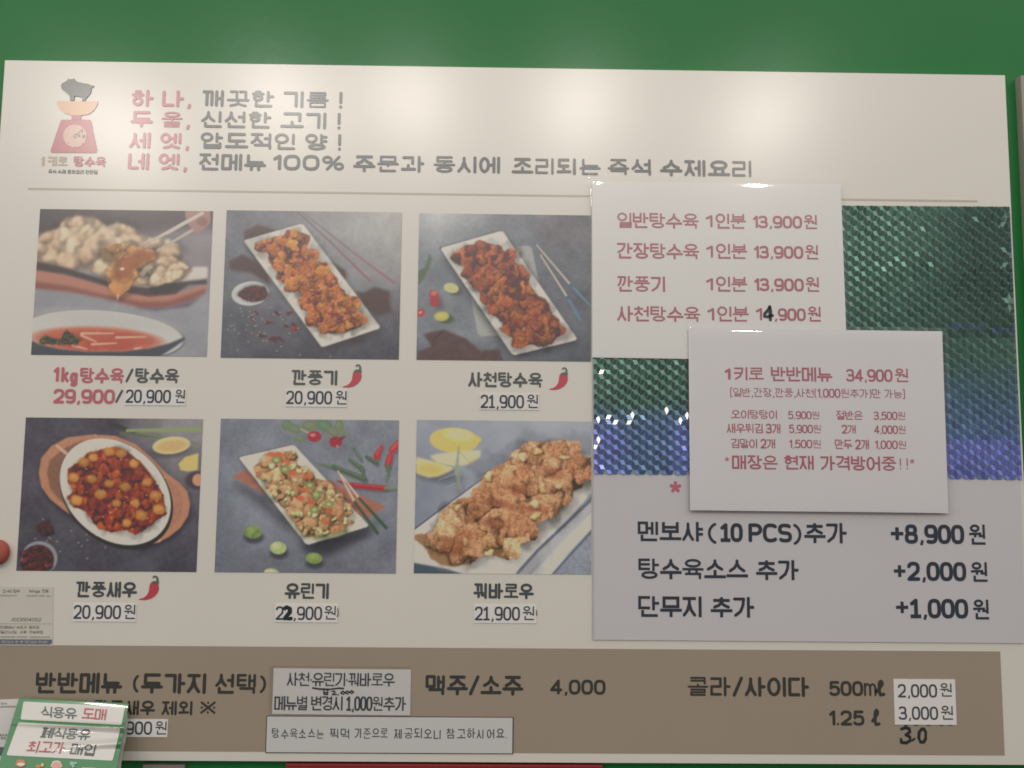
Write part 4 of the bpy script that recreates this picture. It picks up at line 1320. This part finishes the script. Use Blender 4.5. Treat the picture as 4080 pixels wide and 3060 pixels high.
# (vertex indices of the rhombus, tilt left/right, tilt up)
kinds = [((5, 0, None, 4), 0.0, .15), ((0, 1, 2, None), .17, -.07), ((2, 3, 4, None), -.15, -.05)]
nzA = fbm((64, 64), 14, 71)
nzB = fbm((64, 64), 9, 72)
ms = SW / 1711 * D / F      # metres per pixel
for i in range(-1, 66):
    for j in range(-2, 30):
        cx = i * 27.45
        cy = j * 40.5 + (20.25 if i % 2 else 0)
        for (ids, tx, tz) in kinds:
            pts = [(0, 0) if k is None else hexv[k] for k in ids]
            mx_ = sum(p[0] for p in pts) / 4
            my_ = sum(p[1] for p in pts) / 4
            pts = [(mx_ + (p[0] - mx_) * .89, my_ + (p[1] - my_) * .89) for p in pts]
            if cx + mx_ < 0 or cx + mx_ > SW or cy + my_ < 0 or cy + my_ > SH:
                continue
            gx, gy = cx + mx_, cy + my_
            am = 1 - .72 * max(0, min(1, (gx - 1150) / 350))
            am *= .8 + .4 * rsf.random()
            wx = (nzA[int(gy / SH * 60), int(gx / SW * 60)] - .5) * .24
            wz = (nzB[int(gy / SH * 60), int(gx / SW * 60)] - .5) * .22
            ax_, az_ = tx * am + wx + rsf.uniform(-.03, .03), tz * am + wz + rsf.uniform(-.03, .03)
            # creases that catch the lamps
            def mirror(lx, lz):
                a_, b_ = gx / SW, gy / SH
                q = fpx(a_, b_)
                p = P(q[0], q[1])
                L = np.array([lx, -LAMPL, lz]) - p
                E_ = np.array([0, -D, 0]) - p
                n = L / np.linalg.norm(L) + E_ / np.linalg.norm(E_)
                return n[0] / -n[1], n[2] / -n[1]
            d1 = abs((gy - 215) + (gx - 1330) * .17)
            if 1150 < gx < 1510 and d1 < 26 and rsf.random() < .62 and tz > 0:
                ax_, az_ = mirror(.88, 1.15)
            d2 = abs(gy - 862 - 10 * math.sin(gx / 60))
            if gx < 385 and d2 < 22 and rsf.random() < .18:
                ax_, az_ = mirror(.25, 1.18)
            if gx < 40 and rsf.random() < .10:
                ax_, az_ = mirror(.25, 1.18)
            if gy < 110 and gx > 950 and tz > 0 and rsf.random() < .08 * (1 - gy / 140):
                ax_, az_ = mirror(.88, 1.15)
            if gx > SW - 45 and gy < 420 and rsf.random() < .10:
                ax_, az_ = mirror(.88, 1.15)
            base = len(V)
            off_ = .0004 + hb(gx / SW, gy / SH)
            for (px_, py_) in pts:
                X_, Y_ = max(0, min(SW, cx + px_)), max(0, min(SH, cy + py_))
                q = fpx(X_ / SW, Y_ / SH)
                dz = ((px_ - mx_) * ax_ - (py_ - my_) * az_) * ms
                V.append(P(q[0], q[1], off_ + .0006 - dz))
            Fc.append((base + 3, base + 2, base + 1, base))
            # reflected surroundings painted into foil colour: green on top, blue and violet lower
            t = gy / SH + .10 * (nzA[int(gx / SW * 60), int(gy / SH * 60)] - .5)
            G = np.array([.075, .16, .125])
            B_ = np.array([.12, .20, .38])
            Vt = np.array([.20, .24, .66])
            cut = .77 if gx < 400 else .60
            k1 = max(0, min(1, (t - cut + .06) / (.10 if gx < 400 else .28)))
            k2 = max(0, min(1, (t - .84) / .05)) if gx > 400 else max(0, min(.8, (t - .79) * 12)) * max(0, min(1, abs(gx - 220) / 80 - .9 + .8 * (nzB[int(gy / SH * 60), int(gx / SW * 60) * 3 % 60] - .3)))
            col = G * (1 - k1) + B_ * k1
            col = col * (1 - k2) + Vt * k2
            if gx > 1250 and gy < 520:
                col = col * (1 - .4 * max(0, min(1, (gx - 1250) / 300)))  # dimmer reflection at the upper right painted in as darker foil
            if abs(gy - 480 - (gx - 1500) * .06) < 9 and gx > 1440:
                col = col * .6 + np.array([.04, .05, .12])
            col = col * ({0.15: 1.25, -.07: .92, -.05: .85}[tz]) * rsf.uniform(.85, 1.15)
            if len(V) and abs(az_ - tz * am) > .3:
                col = np.array([.6, .62, .58])  # lamp glint painted in as a pale facet colour
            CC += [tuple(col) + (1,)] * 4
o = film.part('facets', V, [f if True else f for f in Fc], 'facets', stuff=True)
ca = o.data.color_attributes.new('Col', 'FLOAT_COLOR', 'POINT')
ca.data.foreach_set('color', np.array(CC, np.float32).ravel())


# ------------------------------------------------------------------ laminated notices
def laminated(label, corners, lam, h, m, base_u):
    """paper quad in a clear pouch whose margin bends back to the board"""
    th = Thing('laminated_notice', label, 'notice', P(*corners[3], h))
    slab(th, 'paper', corners, h, h + .0004, m)
    # pouch: grid over lam quad; h profile falls towards its margin
    n, mm = 40, 40
    V, Fc = [], []
    TL, TR, BR_, BL_ = [np.array(c, float) for c in lam]
    wu = np.linalg.norm(TR - TL)
    hv = np.linalg.norm(BL_ - TL)
    rs = random.Random(int(base_u))
    def ease(d, w):
        t = max(0, min(1, d / w))
        return 1 - (1 - t) ** 2
    ss = [0, .004, .008, .014, .022, .032] + [.032 + (1 - .064) * k / 22 for k in range(1, 22)] + [1 - .032, 1 - .022, 1 - .014, 1 - .008, 1 - .004, 1]
    ts = [0, .003, .007, .012, .018, .025, .034, .046] + [.046 + (1 - .08) * k / 22 for k in range(1, 22)] + [1 - .034, 1 - .022, 1 - .012, 1 - .005, 1]
    for t in ts:
        for s in ss:
            p = (TL * (1 - s) + TR * s) * (1 - t) + (BL_ * (1 - s) + BR_ * s) * t
            e = min(ease(s * wu, 30), ease((1 - s) * wu, 30), ease((1 - t) * hv, 26)) * ease(t * hv, 44)
            hh = h - .0012 + (.0026 + .0004 * math.sin(9 * s + base_u) * math.sin(5 * t)) * e
            V.append(P(p[0], p[1], hh))
    ns = len(ss)
    for j in range(len(ts) - 1):
        for i in range(ns - 1):
            a = j * ns + i
            Fc.append((a, a + ns, a + ns + 1, a + 1))
    th.part('laminate', V, Fc, 'clear', smooth=True)
    return th


h1 = .0040
n1 = laminated('laminated price notice with four lines of large red lettering', [(2359, 723), (3350, 735), (3376, 1440), (2360, 1424)], [(2345, 690), (3372, 700), (3400, 1452), (2346, 1436)], h1, 'paper', 2)
hh = h1 + .0006
for s, x0, x1, yt, yb in (('일반탕수육', 2459, 2785, 846, 908), ('1', 2813, 2838, 858, 904), ('인분', 2851, 2974, 850, 911), ('13,900', 3002, 3195, 860, 907), ('원', 3203, 3257, 855, 913),
                          ('간장탕수육', 2457, 2787, 967, 1030), ('1', 2815, 2840, 979, 1025), ('인분', 2853, 2979, 970, 1031), ('13,900', 3006, 3200, 980, 1028), ('원', 3208, 3261, 975, 1034),
                          ('깐풍기', 2459, 2650, 1099, 1162), ('1', 2815, 2840, 1109, 1156), ('인분', 2853, 2979, 1101, 1162), ('13,900', 3007, 3202, 1109, 1158), ('원', 3210, 3265, 1103, 1163),
                          ('사천탕수육', 2459, 2791, 1218, 1280), ('1', 2820, 2845, 1228, 1276), ('인분', 2858, 2985, 1220, 1281), ('1', 3013, 3036, 1228, 1275), (',900', 3088, 3210, 1229, 1277), ('원', 3218, 3272, 1220, 1282)):
    text(n1, s, x0, x1, yt, yb, 'C', 'red_ink', hh)
handstroke(n1, [(3067, 1223), (3060, 1235), (3047, 1250), (3046, 1260), (3060, 1262), (3078, 1257)], 11, 'marker', hh + .0004)
handstroke(n1, [(3067, 1222), (3070, 1240), (3069, 1260), (3070, 1274)], 13, 'marker', hh + .0004)

h2 = .0062
n2 = laminated('smaller laminated notice with many lines of red lettering, stuck lowest over the film', [(2743, 1307), (3754, 1320), (3779, 2044), (2750, 2033)], [(2738, 1294), (3776, 1306), (3803, 2052), (2742, 2042)], h2, 'paper2', 5)
hh = h2 + .0006
for s, x0, x1, yt, yb, w_ in (('1', 2889, 2910, 1469, 1512, .17), ('키로', 2925, 3045, 1462, 1515, .14), ('반반메뉴', 3072, 3317, 1461, 1519, .14), ('34,900', 3373, 3556, 1471, 1519, .125), ('원', 3566, 3620, 1467, 1523, .14),
                              ('[일반,간장,깐풍,사천(1,000원추가)만 가능]', 2910, 3606, 1545, 1580, .11),
                              ('오이탕탕이', 2913, 3096, 1633, 1668, .125), ('5,900원', 3142, 3265, 1638, 1669, .11), ('절반은', 3332, 3439, 1636, 1672, .125), ('3,500원', 3482, 3607, 1640, 1672, .11),
                              ('새우튀김 3개', 2896, 3110, 1687, 1725, .125), ('5,900원', 3145, 3271, 1692, 1725, .11), ('2개', 3355, 3410, 1693, 1727, .125), ('4,000원', 3484, 3609, 1695, 1728, .11),
                              ('김말이 2개', 2913, 3089, 1748, 1785, .125), ('1,500원', 3146, 3271, 1752, 1785, .11), ('만두 2개', 3327, 3463, 1751, 1789, .125), ('1,000원', 3488, 3611, 1755, 1788, .11),
                              ('*', 2887, 2906, 1820, 1840, .17), ('매장은', 2917, 3100, 1813, 1870, .14), ('현재', 3125, 3243, 1814, 1871, .14), ('가격방어중', 3269, 3573, 1816, 1874, .14), ('!!', 3586, 3618, 1826, 1870, .11), ('*', 3625, 3645, 1827, 1849, .17)):
    text(n2, s, x0, x1, yt, yb, 'C', 'red_ink', hh, wt=w_)

# ------------------------------------------------------------------ clear code label (left edge)
cl = Thing('clear_label', 'faded see-through label with small grey lettering and a slate bar at the lower left edge', 'label', P(-30, 2572, .0003))
slab(cl, 'film', [(-40, 2336), (211, 2338), (210, 2573), (-40, 2571)], .0003, .0006, 'clearlabel')
hc = .0009
for s, x0, x1, yt, yb in (('2.4', 10, 38, 2349, 2361), ('G', 38, 48, 2349, 2361), ('접속', 52, 79, 2348, 2361), ('Wings', 115, 159, 2349, 2361), ('전용', 167, 194, 2348, 2361), ('JOI3504052', 42, 163, 2461, 2475),
                          ('판매에서', 0, 57, 2493, 2505), ('속도가', 64, 107, 2493, 2505), ('좋아요', 114, 157, 2493, 2505), ('멀리서도', 0, 68, 2512, 2524), ('사용', 78, 106, 2512, 2524), ('가능해요', 114, 172, 2512, 2524)):
    text(cl, s, x0, x1, yt, yb, 'G', 'faded', hc, wt=.12)
for x0, x1, y in ((0, 40, 2370), (42, 66, 2370), (106, 150, 2371), (154, 177, 2371), (184, 202, 2372), (0, 60, 2535), (66, 110, 2535), (118, 198, 2536)):
    flat_poly(cl, 'fine_print', [(x0, y), (x1, y), (x1, y + 5), (x0, y + 5)], fmap(hc), 'fadedpale')
flat_poly(cl, 'divider', [(-10, 2484), (208, 2485), (208, 2486.5), (-10, 2486)], fmap(hc), 'fadedpale')
flat_poly(cl, 'slate_bar', [(-35, 2547), (207, 2548), (207, 2560), (203, 2566), (196, 2568), (-35, 2567)], fmap(hc), 'bar')
text(cl, '케이블을 뺀 후', 4, 92, 2552, 2563, 'G', 'clearlabel', hc + .0003, wt=.1)
text(cl, '재연결해 주세요', 98, 190, 2552, 2563, 'G', 'clearlabel', hc + .0003, wt=.1)

# ------------------------------------------------------------------ white label behind the flyer
wl = Thing('paper_label', 'small white paper label tucked behind the green flyer at the bottom left corner', 'label', P(-40, 3060, .0005))
slab(wl, 'paper', [(-60, 2790), (66, 2785), (73, 2790), (66, 2880), (20, 3075), (-80, 3075)] if False else [(-60, 2790), (74, 2785), (30, 3075), (-80, 3075)], .0005, .0009, 'patch')
for s, x0, x1, yt, yb in (('접속', 2, 29, 2799, 2807), ('좋아요', -6, 30, 2924, 2934), ('해요', 2, 24, 2936, 2946)):
    text(wl, s, x0, x1, yt, yb, 'G', 'faded', .0012, wt=.12)
flat_poly(wl, 'fine_print', [(0, 2813), (64, 2812), (64, 2818), (0, 2819)], fmap(.0012), 'fadedpale')
flat_poly(wl, 'slate_bar', [(-60, 2978), (30, 2976), (26, 3010), (-60, 3012)], fmap(.0012), 'bar')

# ------------------------------------------------------------------ green flyer, lower left
fy = Thing('green_flyer', 'glossy green flyer with white panels curling away from the board at lower left', 'flyer', P(250, 2800, .004))


def hf(u, v):
    t = (v - 2780 - (u - 76) * .05) / 300
    t = max(0, t)
    s = (u - 76 + (v - 2780) * .25) / 437
    w = .0045 + .050 * t ** 1.15
    w += .0058 * math.exp(-((t - .33) / .045) ** 2) * (.3 + .7 * s)
    w += .0062 * math.exp(-((t - .62 + .16 * (s - .5)) / .05) ** 2) * max(0, s - .25)
    w += .003 * math.sin(s * 3.1) * t
    return w


def surf_part(name, c, dh, m, rad=0.0, n=40, nv=56, bh=0):
    TL, TR, BR_, BL_ = [np.array(q, float) for q in c]
    wu = np.linalg.norm(TR - TL)
    hv = np.linalg.norm(BL_ - TL)
    V, Fc = [], []
    ts = list(np.linspace(0, 1, nv))
    if rad:
        ts = sorted(set(ts + [rad / hv * k for k in (.1, .3, .6, 1)] + [1 - rad / hv * k for k in (.1, .3, .6, 1)]))
    for t in ts:
        d = min(t, 1 - t) * hv
        ins = rad - math.sqrt(max(0, rad * rad - (rad - d) ** 2)) if rad and d < rad else 0
        for i in range(n):
            s = ins / wu + (1 - 2 * ins / wu) * i / (n - 1)
            p = (TL * (1 - s) + TR * s) * (1 - t) + (BL_ * (1 - s) + BR_ * s) * t
            V.append(P(p[0], p[1], hf(p[0], p[1]) + dh))
    for j in range(len(ts) - 1):
        for i in range(n - 1):
            a = j * n + i
            Fc.append((a, a + n, a + n + 1, a + 1))
    return fy.part(name, V, Fc, m, smooth=True)


# back leaf (white) showing along the right side
V, Fc = [], []
for j in range(24):
    v = 2800 + j * 14
    for i in range(16):
        u = 240 + (512 - 240 - (v - 2790) * .06 + 8 * math.sin(j / 4)) * i / 15 - 6
        V.append(P(u, v, .003 + .45 * (hf(u, v) - .004)))
for j in range(23):
    for i in range(15):
        a = j * 16 + i
        Fc.append((a, a + 16, a + 17, a + 1))
fy.part('back_leaf', V, Fc, 'flyer_white', smooth=True)
surf_part('front_leaf', [(76, 2780), (513, 2801), (450, 3140), (-28, 3122)], 0, 'flyer_green', 6)
KX = lambda x, y: (x / 3.95, 2700 + y / 3.95)
surf_part('white_panel', [KX(370, 375), KX(1968, 460), KX(1912, 745), KX(322, 660)], .0004, 'flyer_white', 7, 30, 20)
surf_part('white_panel', [KX(290, 703), KX(1895, 795), KX(1772, 1308), KX(98, 1222)], .0004, 'flyer_white', 8, 40, 40)


def ftext(s, BLx, BRx, TLx, m, wt=.12, st='A'):
    a, b, t_ = [np.array(KX(*q)) for q in (BLx, BRx, TLx)]
    W = np.linalg.norm(b - a)
    H = np.linalg.norm(t_ - a)
    V, Fc = lettering_geo(s, W, H, wt, STY[st][1], True, False, .06, .5)
    out = []
    for x, y in V:
        q = a + (b - a) * x / W + (t_ - a) * y / H
        out.append(P(q[0], q[1], hf(q[0], q[1]) + .0009))
    fy.part('lettering', out, Fc, m)


ftext('식용유', (640, 620), (1205, 655), (655, 445), 'flyer_ink', st='C')
ftext('도매', (1282, 650), (1655, 672), (1310, 475), 'flyer_red', st='C')
ftext('폐식용유', (625, 945), (1400, 985), (680, 775), 'flyer_ink', st='C')
ftext('최고가', (405, 1175), (985, 1200), (465, 990), 'flyer_red', st='C')
ftext('매입', (1090, 1205), (1475, 1235), (1140, 1028), 'flyer_ink', st='C')


def blob(cx, cy, rx, ry, m, dh, name='icon', n=22):
    pts = [(cx + rx * math.cos(2 * math.pi * k / n) * (1 + .12 * math.sin(5 * 2 * math.pi * k / n)), cy + ry * math.sin(2 * math.pi * k / n)) for k in range(n)]
    flat_poly(fy, name, [KX(*p) for p in pts], lambda x, y: P(x, y, hf(x, y) + dh), m)


blob(325, 1350, 78, 60, 'orange', .0008)
blob(330, 1365, 60, 26, 'flyer_white', .0012)
blob(600, 1395, 40, 26, 'orange', .0008)
blob(665, 1375, 26, 28, 'yellow', .0011)
blob(890, 1375, 86, 70, 'flyer_white', .0008)
blob(890, 1378, 72, 56, 'pinkicon', .0011)
blob(1130, 1350, 36, 34, 'tealicon', .0008)
blob(1185, 1345, 30, 22, 'tealicon', .0008)
blob(1150, 1395, 26, 22, 'tealicon', .0010)
flat_poly(fy, 'icon', [KX(*p) for p in ((1290, 1412), (1500, 1420), (1496, 1445), (1286, 1436))], lambda x, y: P(x, y, hf(x, y) + .0008), 'yellow')

# ------------------------------------------------------------------ unidentified rounded red object at the left edge, cap shape made up
rt = Thing('red_object', 'unidentified rounded red object cut by the left edge, beside the round plate photo', 'red_object', P(-6, 2198, .0005))
cxx = P(-5, 2199, 0)
V, Fc = [], []
prof = [(.0, .0005), (.0128, .0005), (.0138, .002), (.0138, .006), (.0130, .0082), (.0108, .0098), (.007, .0108), (.003, .0112), (.0, .0113)]
ns = 28
for r_, h_ in prof:
    for k in range(ns):
        a = 2 * math.pi * k / ns
        V.append(np.array([cxx[0] + r_ * math.cos(a), -h_, cxx[2] + r_ * 1.02 * math.sin(a)]))
for j in range(len(prof) - 1):
    for k in range(ns):
        a, b = j * ns + k, j * ns + (k + 1) % ns
        Fc.append((a, b, b + ns, a + ns))
rt.part('cap', V, Fc, 'redthing', smooth=True)
V, Fc = [], []
for r_, h_ in [(.0, .0113), (.0030, .0113), (.0032, .0114), (.0026, .0115), (.0, .0115)]:
    for k in range(ns):
        a = 2 * math.pi * k / ns
        V.append(np.array([cxx[0] + r_ * math.cos(a), -h_, cxx[2] + r_ * math.sin(a)]))
for j in range(4):
    for k in range(ns):
        a, b = j * ns + k, j * ns + (k + 1) % ns
        Fc.append((a, b, b + ns, a + ns))
rt.part('boss', V, Fc, 'redthing', smooth=True)

# ------------------------------------------------------------------ neighbours on the wall
nx0 = P(4067, 305, .001)
nb_ = Thing('framed_board', 'pale-framed dark board mounted right beside the menu board, cut by the right edge', 'board', (nx0[0], .01, -.35))
X0, Z1, Z0 = nx0[0], P(4066, 302)[2], -.35
for nm, (a, b, c_, d_) in (('frame_side', (X0, X0 + .006, Z0, Z1)), ('frame_top', (X0 + .0062, X0 + .9, Z1 - .003, Z1)), ('frame_bottom', (X0 + .0062, X0 + .9, Z0, Z0 + .006))):
    V, Fc = box('', a, b, -.001, .0098, c_, d_, '')
    nb_.part(nm, V, Fc, 'alu')
V, Fc = box('', X0 + .0064, X0 + .894, .001, .0096, Z0 + .0064, Z1 - .0034, '')
nb_.part('panel', V, Fc, 'darkprint')
ls = Thing('lower_sign', 'red sign panel mounted just under the menu board, only its top edge showing', 'sign', P(1130, 3160, 0))
z1_ = P(1800, 3046, -.003)[2]
V, Fc = box('', P(1140, 3050, -.003)[0], P(2400, 3050, -.003)[0], .003, .0098, z1_ - .12, z1_, '')
ls.part('panel', V, Fc, 'redpanel')
V, Fc = box('', P(1140, 3050, -.003)[0], P(2400, 3050, -.003)[0], .001, .0028, z1_ - .0015, z1_ + .0008, '')
ls.part('top_edge', V, Fc, 'redpanel')
gs = Thing('grey_plate', 'small dull grey plate on the green wall under the menu board, right of the flyer', 'plate', P(570, 3160, 0))
z1_ = P(650, 3048, -.004)[2]
V, Fc = box('', P(570, 3050, -.004)[0], P(735, 3050, -.004)[0], .004, .0098, z1_ - .05, z1_, '')
gs.part('face', V, Fc, 'greypanel')
